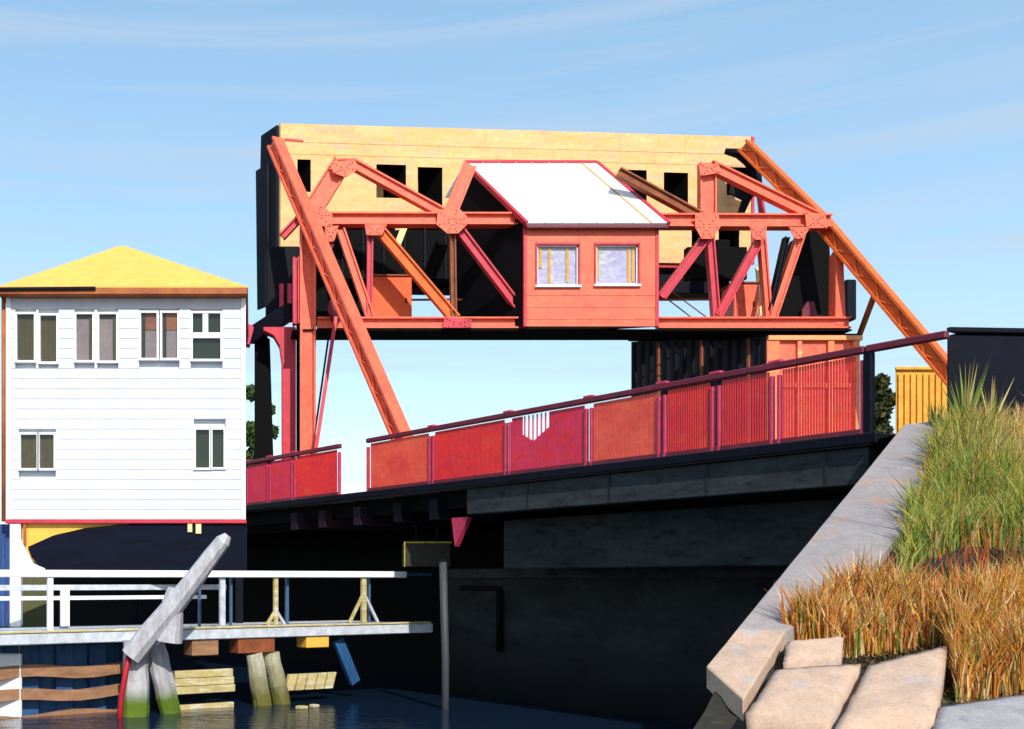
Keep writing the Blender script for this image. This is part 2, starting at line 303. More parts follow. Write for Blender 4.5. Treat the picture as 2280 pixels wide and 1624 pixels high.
# ------------------------------------------------------------ red mesh railing along the near side
REDC = mat('coral_red_rail_paint', (244, 104, 76), (232, 72, 66), .5, (1.2, 1.2, 2), .9, c3=(206, 40, 70))
CRIMP = mat('crimson_rail_paint', (228, 54, 90), (208, 42, 72), .5, (1.2, 1.2, 2), .9, c3=(228, 44, 44), c3lo=.52, c3hi=.64)
def railing(label, pxs, mats):
    ss = [rail_s(p) for p in pxs]
    root = thing('mesh_railing', label, 'railing', RL((ss[0]+ss[-1])/2, 0, DZ-.03), 'red railings along the bridge edge')
    top, bot = DZ+1.36, DZ-.02
    mb = MB(); mb.bar(RL(ss[0]-.04, 0, top), RL(ss[-1]+.04, 0, top), .13, .12, (0, 0, 1)); mb.build('top_rail', MAROON, root, .02)
    mb = MB(); mb.bar(RL(ss[0], 0, bot+.045), RL(ss[-1], 0, bot+.045), .08, .085, (0, 0, 1)); mb.build('bottom_rail', MAROON, root, .01)
    for i, s in enumerate(ss):
        for ds in ((-.07, .07) if 0 < i < len(ss)-1 else (0,)):
            mb = MB(); mb.frame(RL(s+ds-.03, -.045, bot-.12), AXD*.055, AXN*.09, (0, 0, 1.33)); mb.build('post', PINK if i else CRIM, root, .006)
        if 0 < i < len(ss)-1:
            mb = MB(); mb.frame(RL(s-.12, -.06, top+.05), AXD*.24, AXN*.12, (0, 0, .05)); mb.build('post_cap', PINK, root, .008)
    for q, (a, b) in enumerate(zip(ss[:-1], ss[1:])):
        mb = MB(); n = int((b-a-.2)/(.066 if len(ss) > 6 and q == 7 else .05 if len(ss) > 6 and q > 3 else .042))
        for k in range(n):
            s = a+.12+(b-a-.24)*(k+.5)/n; hh = 1.14; f = k/n
            if len(ss) > 6 and q == 2 and .14 < f < .52 and k % 3: hh = .55+1.2*abs(f-.3)      # worn section, two of three pickets broken short
            mb.frame(RL(s-.011, -.014, bot+.087), AXD*.023, AXN*.026, (0, 0, hh+.063))
        tag(mb.build('picket_infill', mats[q], root), kind='stuff')
    return root
railing('short red picket railing section between the white house and the gap', [470, 550, 600, 655, 756], [CRIMP, CRIMP, CRIMP, RED])
railing('long red picket railing section climbing to the right of the gap', [820, 962, 1132, 1312, 1475, 1595, 1728, 1922], [REDC, RED, CRIMP, REDC, RED, RED, RED, REDC])
hr = thing('handrail', 'bare maroon handrail running on to the dark end block', 'handrail', RL(20.5, 0, DZ), 'red railings along the bridge edge')
mb = MB(); mb.bar(RL(rail_s(1922)+.06, 0, DZ+1.36), RL(rail_s(2110), 0, DZ+1.36), .13, .12, (0, 0, 1)); mb.build('top_rail', MAROON, hr, .02)
s = rail_s(1934); mb = MB(); mb.frame(RL(s-.06, -.06, DZ-.1), AXD*.13, AXN*.13, (0, 0, 1.4)); mb.build('post', DARK, hr, .01)
eb = thing('parapet_end_block', 'dark navy concrete block ending the railing above the grassy bank', 'parapet block', U(2200, 920, 17.2))
a, b = U(2106, 940, 17.0), U(2106, 742, 17.0)
mb = MB(); mb.frame((a.x, 17.0, ZL-.3), (4.5, .3, 0), AXN*2.2, (0, 0, b.z-ZL+.3)); mb.build('block', DARK, eb, .04)
mb = MB(); mb.frame((a.x-.03, 16.95, b.z+.002), (4.56, .3, 0), AXN*2.25, (0, 0, .09)); mb.build('coping', DARK, eb, .02)

# ------------------------------------------------------------ the lift bridge
ZP = 33.0; VY = Vector((0, 1, 0))
br = thing('lift_bridge', 'orange steel bascule lift bridge frame with a huge cream overhead counterweight', 'lift bridge', U(1250, 1110, ZP))
_k = [0]
def member(name, x1, y1, x2, y2, wpx, m=CORAL, Z=ZP, d=.3, fl=.05):
    _k[0] = (_k[0]+1) % 9; Z0 = Z+.006*_k[0]
    mb = MB(); mb.channel(U(x1, y1, Z0), U(x2, y2, Z0), wpx*Z/F, d+.004*_k[0], VY, fl); o = mb.build(name, m, br)
    if wpx >= 20:               # rivet rows along both flanges
        p, q = U(x1, y1, Z0), U(x2, y2, Z0); L = (q-p).length; t = (q-p)/L; sd = t.cross(VY).normalized(); mr = MB(); w = wpx*Z/F
        for k in range(1, int(L/.22)):
            for sg in (-1, 1): c = p+t*(.22*k)+sd*sg*(w/2-.11); c.y -= .12*d; mr.bar(c, c-VY*.1*d, .035, .035, (0, 0, 1))
        tag(mr.build('rivets', m, o), kind='stuff')
    return o
# counterweight
ZC = 36.2
c0 = U(625, 1290, ZC); c0.z = 0; c1 = U(1672, 1290, ZC*1015/985); c1.z = 0
cu = (c1-c0).normalized(); CW = (c1-c0).length
zt = EYE+1015*ZC/F; zb = EYE+722*ZC/F
def cw(u, v, t): p = c0+cu*u+BACK*t; p.z = v; return p
def cw_uv(px, py):
    k = (px-PX)/F; u = (k*c0.y-c0.x)/(cu.x-k*cu.y); Z = c0.y+cu.y*u; return u, EYE+(HY-py)/F*Z
rects = []
for a, b, c, d in ((662, 692, 355, 428), (838, 904, 366, 442), (930, 985, 372, 462), (1385, 1440, 378, 448), (1478, 1532, 384, 455), (1618, 1664, 372, 436),  # the last of these openings stands in for a shadow patch
                   (700, 728, 494, 562), (738, 880, 494, 562), (906, 1002, 494, 562), (1012, 1150, 494, 562), (1300, 1440, 500, 562), (1540, 1588, 500, 562), (1600, 1646, 500, 562)):
    u0, v1 = cw_uv(a, c); u1, v0 = cw_uv(b, d); rects.append((u0, u1, v0, v1))
us = sorted({0, CW, *[r[0] for r in rects], *[r[1] for r in rects]}); vz = sorted({zb, zt, *[r[2] for r in rects], *[r[3] for r in rects]})
TH = 1.25
mb = MB()
for i in range(len(us)-1):
    for j in range(len(vz)-1):
        um, vm = (us[i]+us[i+1])/2, (vz[j]+vz[j+1])/2
        if any(r[0] < um < r[1] and r[2] < vm < r[3] for r in rects): continue
        mb.add([cw(us[i], vz[j], 0), cw(us[i+1], vz[j], 0), cw(us[i+1], vz[j+1], 0), cw(us[i], vz[j+1], 0)], [(0, 1, 2, 3)])
mb.add([cw(0, zb, 0), cw(CW, zb, 0), cw(CW, zt, 0), cw(0, zt, 0), cw(0, zb, TH), cw(CW, zb, TH), cw(CW, zt, TH), cw(0, zt, TH)],
       [(4, 7, 6, 5), (0, 4, 5, 1), (3, 2, 6, 7), (1, 5, 6, 2), (0, 3, 7, 4)])
# front face holes are T-junctions on one plane; no bevel
cwo = mb.build('counterweight', CREAM, br)
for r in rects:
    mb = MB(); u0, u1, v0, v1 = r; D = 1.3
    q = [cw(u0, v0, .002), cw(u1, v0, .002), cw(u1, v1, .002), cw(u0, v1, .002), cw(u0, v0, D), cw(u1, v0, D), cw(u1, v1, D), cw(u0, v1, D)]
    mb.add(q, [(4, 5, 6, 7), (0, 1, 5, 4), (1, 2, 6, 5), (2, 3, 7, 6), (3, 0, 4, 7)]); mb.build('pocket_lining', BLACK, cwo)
mb = MB(); mb.hexa([cw(-.03, zb, .05), cw(-.03, zb, TH), cw(-.12, zb, TH), cw(-.12, zb, .05), cw(-.03, zt-.05, .05), cw(-.03, zt-.05, TH-.2), cw(-.12, zt-.05, TH-.2), cw(-.12, zt-.05, .05)])
mb.build('side_shade_plate', DARK, cwo)  # dark plate added for the shade on the counterweight's left side
mb = MB(); mb.hexa([cw(-.13, zb-1.6, .5), cw(-.13, zb-1.6, TH-.1), cw(-.2, zb-1.6, TH-.1), cw(-.2, zb-1.6, .5), cw(-.13, zt-1.2, .5), cw(-.13, zt-1.2, TH), cw(-.2, zt-1.2, TH), cw(-.2, zt-1.2, .5)])
mb.build('hanger_plate', DARK, cwo)
mb = MB(); mb.hexa([cw(CW+.003, zb, -.03), cw(CW+.1, zb, -.03), cw(CW+.1, zb, TH), cw(CW+.003, zb, TH), cw(CW+.003, zt, -.03), cw(CW+.1, zt, -.03), cw(CW+.1, zt, TH), cw(CW+.003, zt, TH)])
mb.build('end_plate', CRIM, cwo)
mb = MB(); mb.hexa([cw(.12, zt-.58, -.04), cw(.75, zt-.6, -.04), cw(.75, zt-.6, .0), cw(.12, zt-.58, .0), cw(.12, zt-.5, -.04), cw(.75, zt-.55, -.04), cw(.75, zt-.55, .0), cw(.12, zt-.5, .0)])
mb.build('cleat', CRIM, cwo)
for v in (zt-.62, zt-1.02):
    mb = MB(); mb.frame(cw(.15, v, -.014), cu*(CW-.3), BACK*.013, (0, 0, .022)); mb.build('form_ridge', CREAM, cwo)
for k in range(1, 7):
    u = CW*k/7; mb = MB(); mb.frame(cw(u, zt-1.0, -.012), cu*.022, BACK*.0115, (0, 0, .96)); mb.build('form_ridge', CREAM, cwo)
# bottom frame of the counterweight and dark machinery girder
mb = MB(); mb.frame(cw(.1, zb-.14, .1), cu*(CW-.2), BACK*.2, (0, 0, .13)); mb.build('soffit_angle', CRIM, br, .01)
mb = MB(); mb.frame(cw(1.3, zb-.95, .35), cu*(CW-1.8), BACK*1.0, (0, 0, .8)); mb.build('machinery_girder', DARK, br, .02)
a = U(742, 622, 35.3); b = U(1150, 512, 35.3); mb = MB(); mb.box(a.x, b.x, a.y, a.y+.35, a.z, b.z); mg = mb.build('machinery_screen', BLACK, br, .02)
for k in range(9):
    xx = a.x+.3+(b.x-a.x-.6)*k/8; mb = MB(); mb.box(xx-.03, xx+.03, a.y-.06, a.y-.003, a.z, b.z); mb.build('stiffener', DARK, mg)
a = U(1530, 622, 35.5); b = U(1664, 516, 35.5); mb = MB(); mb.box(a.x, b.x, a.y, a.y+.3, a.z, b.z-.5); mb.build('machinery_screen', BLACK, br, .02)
for x1, y1, x2, y2, w in ((884, 548, 900, 506, 14), (736, 500, 737, 522, 6), (1688, 596, 1698, 704, 12)):
    mb = MB(); mb.bar(U(x1, y1, 35.0), U(x2, y2, 35.0), w*35/F, .06, VY); mb.build('cream_stay', PALEY, br)
for px, w in ((700, 124), (1048, 40), (1595, 30)):
    a = U(px, 720, ZC-.2); b = U(px+w, 540, ZC-.2); mb = MB(); mb.box(a.x, b.x, a.y, a.y+.5, a.z, b.z+.1); mb.build('hanger_post', BLACK, br, .02)
# chords
member('top_chord', 668, 490, 1172, 491, 27, CORAL, d=.42); member('top_chord', 1456, 494, 1846, 495, 29, CORAL, d=.42)
member('bottom_chord', 706, 722, 1170, 722, 25, CORAL, d=.45); member('bottom_chord', 1462, 722, 1886, 722, 25, CORAL, d=.45)
a, b = U(650, 738, ZP), U(1890, 734, ZP); mb = MB(); mb.box(a.x, b.x, ZP-.18, ZP+1.15, a.z-.02, b.z-.03); mb.build('walkway_floor', BLACK, br)
for x1, y1, x2, y2, w, m in (
    (690, 478, 762, 362, 42, CORAL), (752, 368, 792, 368, 24, CORAL), (782, 364, 1000, 484, 22, CORAL), (1000, 482, 1046, 368, 30, CORAL),
    (1376, 384, 1560, 484, 20, BROWN), (1574, 488, 1574, 364, 36, CORAL), (1580, 370, 1822, 488, 24, CORAL),  # first brace: shade put into its colour as brown
    (628, 528, 690, 462, 16, CRIM)): member('brace', x1, y1, x2, y2, w, m, d=.26)
for x1, y1, x2, y2, w, m in (
    (758, 512, 826, 712, 19, CORAL), (734, 515, 718, 566, 20, CORAL), (736, 545, 718, 580, 14, CORAL), (840, 508, 1014, 712, 24, RUST), (1022, 512, 1168, 704, 20, CRIM),
    (1572, 528, 1472, 662, 20, CRIM), (1690, 536, 1598, 704, 18, CRIM), (1786, 512, 1718, 712, 17, CORAL), (1750, 530, 1714, 690, 10, DARK)): member('diagonal', x1, y1, x2, y2, w, m, d=.24)
for x1, y1, x2, y2, w, m in ((824, 508, 822, 712, 13, CRIM), (1007, 508, 1010, 712, 13, BROWN), (1578, 512, 1594, 712, 17, CRIM), (1694, 512, 1710, 712, 15, CORAL)):
    member('vertical', x1, y1, x2, y2, w, m, d=.22)
def gusset(pts, m=CORAL):
    _k[0] = (_k[0]+1) % 9; z = ZP-.25-.005*_k[0]
    mb = MB(); mb.prism([U(x, y, z) for x, y in pts], (0, .02, 0)); g = mb.build('gusset_plate', m, br)
    cx = sum(p[0] for p in pts)/len(pts); cy = sum(p[1] for p in pts)/len(pts); mr = MB()
    for x, y in pts:
        for t in (.25, .55, .8):
            q = U(cx+(x-cx)*t, cy+(y-cy)*t, z); mr.tube([(q.x, q.y-.025, q.z), (q.x, q.y, q.z)], .03, 6)
    tag(mr.build('rivets', m, g), kind='stuff')
gusset([(672, 455), (716, 455), (740, 478), (740, 503), (678, 505)]); gusset([(735, 360), (790, 356), (800, 376), (770, 395), (742, 385)])
gusset([(975, 468), (1020, 462), (1040, 482), (1040, 500), (1020, 520), (996, 520), (972, 500)]); gusset([(812, 500), (862, 500), (850, 524), (816, 524)])
gusset([(722, 503), (754, 503), (744, 538), (728, 538)]); gusset([(1548, 478), (1600, 478), (1604, 506), (1586, 532), (1562, 532), (1548, 506)])
gusset([(1668, 504), (1708, 504), (1702, 534), (1678, 534)]); gusset([(1756, 506), (1806, 506), (1786, 532), (1770, 532)]); gusset([(1792, 470), (1838, 480), (1842, 508), (1796, 508)])
gusset([(990, 706), (1050, 712), (1050, 730), (985, 730)], CRIM); gusset([(1555, 362), (1600, 366), (1606, 384), (1560, 392)])
# left tower: columns one behind the other along the bridge axis
def axis_pt(px, t, Z=ZP): p = U(px, 1290, Z)+BACK*t; p.z = 0; return p
def col3(name, px, t, ztop, zbot, w, d, m, taper=None):
    p = axis_pt(px, t); mb = MB(); mb.channel((p.x, p.y, zbot), (p.x, p.y, ztop), w, d, VY, .07); return mb.build(name, m, br)
zdeck = EYE+DZ
zz = lambda py, Z: EYE+(HY-py)/F*Z
col3('column', 685, 0, zz(498, ZP), zdeck, .48, .5, CORAL); col3('column', 664, .12, zz(575, ZP), zz(722, ZP), .2, .5, CRIM)
p = axis_pt(674, 1.15); ztc = zz(728, p.y)
mb = MB(); X = p.x; mb.prism([(X-.02, p.y, zdeck), (X+.42, p.y, zdeck), (X+.42, p.y, ztc), (X-.62, p.y, ztc), (X-.6, p.y, ztc-.12), (X-.28, p.y, ztc-.28), (X-.1, p.y, ztc-.6), (X-.03, p.y, ztc-1.1)], (0, .45, 0)); mb.build('curved_column', CRIM, br, .02)
mb = MB(); mb.box(X+.45, X+.66, p.y+.1, p.y+.5, zdeck, ztc+.3); mb.build('column', DARK, br, .01)
p2 = axis_pt(685, 2.3); X = p2.x
mb = MB(); T = zz(742, p2.y); mb.prism([(X-.45, p2.y, T-.25), (X-.22, p2.y, T), (X+.05, p2.y, T-.2), (X+.22, p2.y, zdeck-.3), (X-.1, p2.y, zdeck-.3), (X-.17, p2.y, zdeck+1.3), (X-.42, p2.y, zdeck-.3), (X-.72, p2.y, zdeck-.3), (X-.45, p2.y, zdeck+1.9)], (0, .5, 0)); mb.build('splayed_leg', BLACK, br)
mb = MB(); a = U(556, 752, 34.9); b = U(652, 690, 34.2); mb.bar(a, b, .5, .5, VY); mb.build('strut', DARK, br, .02)
mb = MB(); a = U(549, 770, 34.8); b = U(560, 728, 34.8); mb.bar(a, b, .2, .55, VY); mb.build('strut_cap', PINK, br, .01)
mb = MB(); a = U(592, 700, 35.3); b = U(668, 548, 35.3); mb.box(a.x, b.x, a.y, a.y+1.2, a.z, b.z); mb.build('gear_housing', DARK, br, .05)
for px in (622, 640):
    mb = MB(); a = U(px, 700, 35.2); mb.box(a.x, a.x+.14, a.y, a.y+.08, a.z, a.z+1.0); mb.build('housing_rib', PINK, br)
mb = MB(); mb.bar(U(748, 706, 32.5), U(690, 1090, 32.0), .11, .11, VY); mb.build('rod', CRIM, br)
mb = MB(); mb.bar(U(738, 706, 33.2), U(696, 1000, 33.2), .06, .06, VY); mb.build('rod', DARK, br)
mb = MB(); mb.tube([U(746, 715, 32.6), U(746, 690, 32.6), U(746, 668, 32.6)], [.12, .24, .16], 10); mb.build('rod_head', MAROON, br, smooth=True)
# backstays, one each side of the road, running down the axis to the deck
def backstay(top, foot, m, w=.42):
    mb = MB(); ref = AXN; mb.channel(top, foot, w, .4, ref, .07)
    t = (foot-top).normalized(); L = (foot-top).length; sd = t.cross(ref).normalized(); o = mb.build('backstay', m, br)
    ml = MB(); n = int(L/.55)
    for i in range(n):
        a = top+t*(L*i/n); b = top+t*(L*(i+1)/n); s = 1 if i % 2 else -1
        ml.bar(a+sd*s*.15-AXN*.14, b-sd*s*.15-AXN*.14, .05, .03, ref)
    tag(ml.build('lacing', m, o), kind='stuff')
nL = U(690, 476, 32.8)
ft = U(942, 1080, 28.0); ft.z = zdeck
backstay(U(612, 318, 34.2), ft, CORAL)
nR = U(1830, 495, 33.4); topR = U(1660, 326, 36.0); fr = nR+AXD*6.1; fr.z = zdeck-.05
backstay(topR, nR+(fr-nR)*.0, RUST); backstay(nR, fr, RUST)
mb = MB(); mb.tube([U(1614, 337, 36.4), U(1644, 342, 36.3), U(1668, 358, 36.2), U(1684, 388, 36.15), U(1691, 436, 36.1)], [.1, .17, .2, .17, .12], 8); mb.build('curved_arm', DARK, br, smooth=True)
mb = MB(); mb.prism([U(x, y, 36.35) for x, y in ((1634, 372), (1690, 384), (1688, 424), (1672, 446), (1655, 482), (1642, 480), (1654, 444), (1626, 430))], (0, .12, 0)); mb.build('shadow_plate', DARK, br, .01)  # dark plate cut to the shape of a shadow on the counterweight
mb = MB(); mb.tube([U(1691, 430, 36.0), U(1695, 460, 36.0), U(1699, 492, 36.0)], .11, 8); mb.build('strut', CRIM, br, smooth=True)
mb = MB(); mb.bar(U(1946, 660, 32.0), U(1914, 745, 33.4), .12, .12, VY); mb.build('strut', BROWN, br)
# right tower above the machinery house
a = U(1860, 724, ZP-.1); b = U(1884, 566, ZP-.1)
mb = MB(); mb.prism([(a.x, a.y, a.z), (b.x, a.y, a.z), (b.x-.08, a.y, b.z-.05), (b.x-.16, a.y, b.z+.25), (a.x+.02, a.y, b.z)], (0, .4, 0)); mb.build('column', CORAL, br, .01)
mb = MB(); mb.prism([U(1800, 512, 34.2), U(1846, 512, 34.2), U(1858, 724, 34.2), U(1716, 724, 34.2)], (0, 1.2, 0)); mb.build('gear_housing', BLACK, br, .03)
mb = MB(); mb.prism([U(1786, 724, 34.0), U(1786, 690, 34.0), U(1798, 672, 34.0), U(1812, 672, 34.0), U(1820, 700, 34.0), U(1850, 706, 34.0), U(1850, 724, 34.0)], (0, .15, 0)); mb.build('bearing_block', MAROON, br)
a = U(1884, 712, 34.6); b = U(1908, 622, 34.6); mb = MB(); mb.box(a.x, b.x, a.y, a.y+.8, a.z, b.z); mb.build('column', DARK, br, .04)
# guard rails and stay cables seen through the frame
for x0, x1 in ((915, 1050), (1462, 1592)):
    mb = MB(); mb.bar(U(x0, 668, 35.0), U(x1, 667, 35.0), .06, .06, VY); mb.build('guard_rail', BROWN, br)
for (x1, y1, x2, y2) in ((1472, 632, 1572, 706), (1462, 648, 1546, 712)):
    mb = MB(); mb.tube([U(x1, y1, 34.6), U(x2, y2, 34.6)], .022, 6); mb.build('stay_cable', BROWN, br)

# orange cabinets on the bottom chord
for label, x0, x1, y0, m in (('bright orange steel cabinet left of the operator cabin', 827, 917, 616, ORANGE), ('coral steel cabinet beside the black doorway right of the cabin', 1634, 1690, 632, CORAL)):
    a = U(x0, 724, 34.1); b = U(x1, y0, 34.1); r = thing('machinery_cabinet', label, 'cabinet', ((a.x+b.x)/2, a.y+.4, a.z), 'cabinets standing in the bridge frame')
    mb = MB(); mb.box(a.x, b.x, a.y, a.y+.9, a.z, b.z); mb.build('body', m, r, .02)
    mb = MB(); mb.box(a.x-.04, b.x+.04, a.y-.05, a.y+.95, b.z, b.z+.06); mb.build('lid', BROWN, r, .01)
    mb = MB(); mb.box(a.x+.08, b.x-.08, a.y-.015, a.y-.001, a.z+.1, b.z-.1); d = mb.build('door', m, r, .005)
    mb = MB(); mb.box(b.x-.2, b.x-.16, a.y-.045, a.y-.015, (a.z+b.z)/2-.08, (a.z+b.z)/2+.08); mb.build('handle', DARK, d)

# ------------------------------------------------------------ operator cabin in the middle of the frame
ZK = 32.55; A = U(1168, 727, ZK); Bq = U(1464, 505, ZK)
cab = thing('operator_cabin', 'coral cabin with white pitched roof and two lavender windows hung in the bridge frame', 'cabin', ((A.x+Bq.x)/2, ZK, A.z))
KR, KB = 2.5, 3.3
def kp(x, z, t): p = Vector((x, ZK, z))+BACK*t; p.z = z; return p
zr = EYE+(HY-366)/F*(ZK-AXD.y*KR); zbk = zr-.8
wins = []
for x0, x1, y0, y1 in ((1196, 1288, 546, 636), (1327, 1421, 546, 634)):
    wins.append((U(x0, y1, ZK).x, U(x1, y1, ZK).x, U(x0, y1, ZK).z, U(x0, y0, ZK).z))
xs = sorted({A.x, Bq.x, *[w[0] for w in wins], *[w[1] for w in wins]}); zs = sorted({A.z, Bq.z, *[w[2] for w in wins], *[w[3] for w in wins]})
mb = MB()
for i in range(len(xs)-1):
    for j in range(len(zs)-1):
        xm, zm = (xs[i]+xs[i+1])/2, (zs[j]+zs[j+1])/2
        if any(w[0] < xm < w[1] and w[2] < zm < w[3] for w in wins): continue
        mb.box(xs[i], xs[i+1], ZK, ZK+.1, zs[j], zs[j+1])
mb.build('front_wall', CORAL, cab)
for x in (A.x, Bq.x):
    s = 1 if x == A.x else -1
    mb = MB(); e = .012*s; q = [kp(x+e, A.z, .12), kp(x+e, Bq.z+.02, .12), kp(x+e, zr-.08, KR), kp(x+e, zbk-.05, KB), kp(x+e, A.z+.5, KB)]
    mb.prism(q, (.09*s, 0, 0)); mb.build('side_wall', BLACK, cab)  # black stands in for shade on the cabin's sides
    mb = MB(); q = U(0, 0, 1); mb.box(x-.035 if s > 0 else x-.06, x+.06 if s > 0 else x+.035, ZK-.03, ZK+.13, A.z-.01, Bq.z-.02); mb.build('corner_board', CRIM, cab, .008)
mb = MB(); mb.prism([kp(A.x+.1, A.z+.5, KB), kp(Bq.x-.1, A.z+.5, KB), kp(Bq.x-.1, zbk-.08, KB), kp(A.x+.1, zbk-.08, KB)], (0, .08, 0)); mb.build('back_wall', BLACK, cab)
mb = MB(); mb.prism([kp(A.x+.02, A.z+.02, .1), kp(Bq.x-.02, A.z+.02, .1), kp(Bq.x-.02, A.z+.52, KB), kp(A.x+.02, A.z+.52, KB)], (0, 0, .08)); mb.build('floor', BLACK, cab)
for k in range(3):
    z = A.z+(wins[0][2]-A.z)*(k+.6)/3.4; mb = MB(); mb.box(A.x+.07, Bq.x-.07, ZK-.012, ZK-.001, z-.012, z+.012); mb.build('wall_batten', CORAL, cab)
# roof: sheets laid up the slope
ro = MB(); ea = kp(A.x-.12, Bq.z-.02, -.25); eb_ = kp(Bq.x+.12, Bq.z-.02, -.25); ra = kp(A.x-.12, zr, KR); rb = kp(Bq.x+.12, zr, KR)
n_up = (eb_-ea).cross(ra-ea).normalized()
if n_up.z < 0: n_up = -n_up
ro.prism([ea, eb_, rb, ra], n_up*.05); bkA, bkB = kp(A.x-.12, zbk, KB+.15), kp(Bq.x+.12, zbk, KB+.15)
ro.prism([ra, rb, bkB, bkA], Vector((0, 0, .05))); rf = ro.build('roof', WHITET, cab)
NS = 8
for i in range(NS):
    f0, f1 = i/NS, (i+1)/NS; mb = MB(); g = .012
    q = [ea.lerp(eb_, f0)+n_up*.052, ea.lerp(eb_, f1-.006)+n_up*.052, ra.lerp(rb, f1-.006)+n_up*.052, ra.lerp(rb, f0)+n_up*.052]
    mb.prism(q, n_up*(.014+.004*(i % 2))); mb.build('roof_sheet', ROOFW, rf)
    if i: mb = MB(); mb.bar(ea.lerp(eb_, f0)+n_up*.075, ra.lerp(rb, f0)+n_up*.075, .035, .03, n_up); mb.build('roof_seam', OCHRE if i == NS-1 else ROOFW, rf)
for a, b in ((ea, ra), (eb_, rb)):
    mb = MB(); mb.bar(a+n_up*.03, b+n_up*.03, .1, .15, n_up); mb.build('rake_board', CRIM, rf)
mb = MB(); mb.bar(ea-n_up*.03, eb_-n_up*.03, .07, .14, (0, 0, 1)); mb.build('gutter', MAROON, rf, .01)
mb = MB(); mb.bar(ra+n_up*.06, rb+n_up*.06, .16, .08, n_up); mb.build('ridge_cap', CRIM, rf, .01)
for i, w in enumerate(wins):
    x0, x1, z0, z1 = w
    mb = MB(); mb.box(x0-.05, x1+.05, ZK-.05, ZK-.002, z1, z1+.07); mb.box(x0-.05, x0, ZK-.04, ZK-.002, z0, z1); mb.box(x1, x1+.05, ZK-.04, ZK-.002, z0, z1)
    fo = mb.build('window', CRIM, cab, .006)
    mb = MB(); mb.box(x0-.07, x1+.07, ZK-.09, ZK-.002, z0-.07, z0); mb.build('sill', WHITET, fo, .008)
    mb = MB(); mb.add([(x0, ZK+.05, z0), (x1, ZK+.05, z0), (x1, ZK+.05, z1), (x0, ZK+.05, z1)], [(0, 1, 2, 3)]); mb.build('pane', GLASS, fo)
    mb = MB(); mb.box(x0-.02, x1+.02, ZK+.12, ZK+.14, z0-.02, z1+.02); mb.build('blind', LAV, fo)
    for f, t in (((.1, .55), (.32, .95), (.75, .9)) if i == 0 else ((.06, .85), (.8, .95), (.9, .9))):
        mb = MB(); xx = x0+(x1-x0)*f; mb.box(xx-.04, xx+.04, ZK+.09, ZK+.115, z1-(z1-z0)*t, z1-.05); mb.build('curtain', OCHRE, fo)
    mb = MB(); zc = z0+(z1-z0)*.02; mb.box(x0, x1, ZK+.04, ZK+.06, z0, z0+.05); mb.box(x0, x0+.04, ZK+.04, ZK+.06, z0, z1); mb.box(x1-.04, x1, ZK+.04, ZK+.06, z0, z1); mb.box(x0, x1, ZK+.04, ZK+.06, z1-.04, z1); mb.build('sash', WHITET, fo)

# ------------------------------------------------------------ machinery house below the right tower
a = U(1706, 742, ZP+.1); b = U(1912, 742, ZP+.1)
mh = thing('machinery_house', 'long dark ribbed machinery house with an orange panelled end under the right tower', 'machinery house', ((a.x+b.x)/2, a.y+1, zdeck))
zt2 = a.z-.1; DEP = 5.1
mb = MB(); RISE = .8; W3 = Vector((b.x-a.x, 0, 0)); o3 = Vector((a.x, a.y, zdeck)); h3 = Vector((0, 0, zt2-zdeck)); h4 = h3+Vector((0, 0, RISE)); BD = BACK*DEP
mb.hexa([o3, o3+W3, o3+W3+BD, o3+BD, o3+h3, o3+W3+h3, o3+W3+BD+h4, o3+BD+h4]); mb.build('wall', mat('charcoal_cladding', (34, 38, 46), (24, 26, 32), .7, (1, 1, .5), .8, c3=(84, 56, 36), c3lo=.6, c3hi=.74), mh)
for k in range(15):
    t = .2+(DEP-.4)*k/14; q = Vector((a.x, a.y, zdeck))+BACK*t
    mb = MB(); mb.frame(q-Vector((.06, 0, 0)), BACK*.07, (.055, 0, 0), (0, 0, zt2-zdeck-.05+RISE*t/DEP)); mb.build('rib', BROWN if k % 5 == 1 else DARK, mh)
mb = MB(); mb.frame(Vector((a.x-.08, a.y-.1, zt2-.008)), BACK*(DEP+.1)+Vector((0, 0, RISE*1.02)), (b.x-a.x+.16, 0, 0), (0, 0, .07)); mb.build('roof', DARK, mh, .02)
EF = mat('peach_orange_paint', (240, 136, 88), (228, 110, 74), .6, (2, 2, 2), .7, c3=(246, 186, 120), c3lo=.6, c3hi=.72)
mb = MB(); mb.box(a.x, b.x, a.y-.06, a.y-.004, zdeck, zt2); mb.build('end_wall', CORAL, mh)
for px0, px1 in ((1706, 1734), (1774, 1784), (1842, 1856), (1898, 1912)):
    x0 = (px0-PX)/F*ZP; x1 = (px1-PX)/F*ZP; mb = MB(); mb.box(x0, x1, a.y-.16, a.y-.062, zdeck, zt2-.16); mb.build('stile', EF, mh, .012)
mb = MB(); mb.box(a.x-.02, b.x+.02, a.y-.2, a.y-.062, zt2-.158, zt2-.012); mb.build('head_rail', mat('cream_orange_paint', (240, 166, 108), (238, 140, 92)), mh, .012)
mb = MB(); mb.box(a.x+.3, b.x-.3, a.y-.12, a.y-.062, zt2-1.6, zt2-1.45); mb.build('mid_rail', EF, mh, .01)

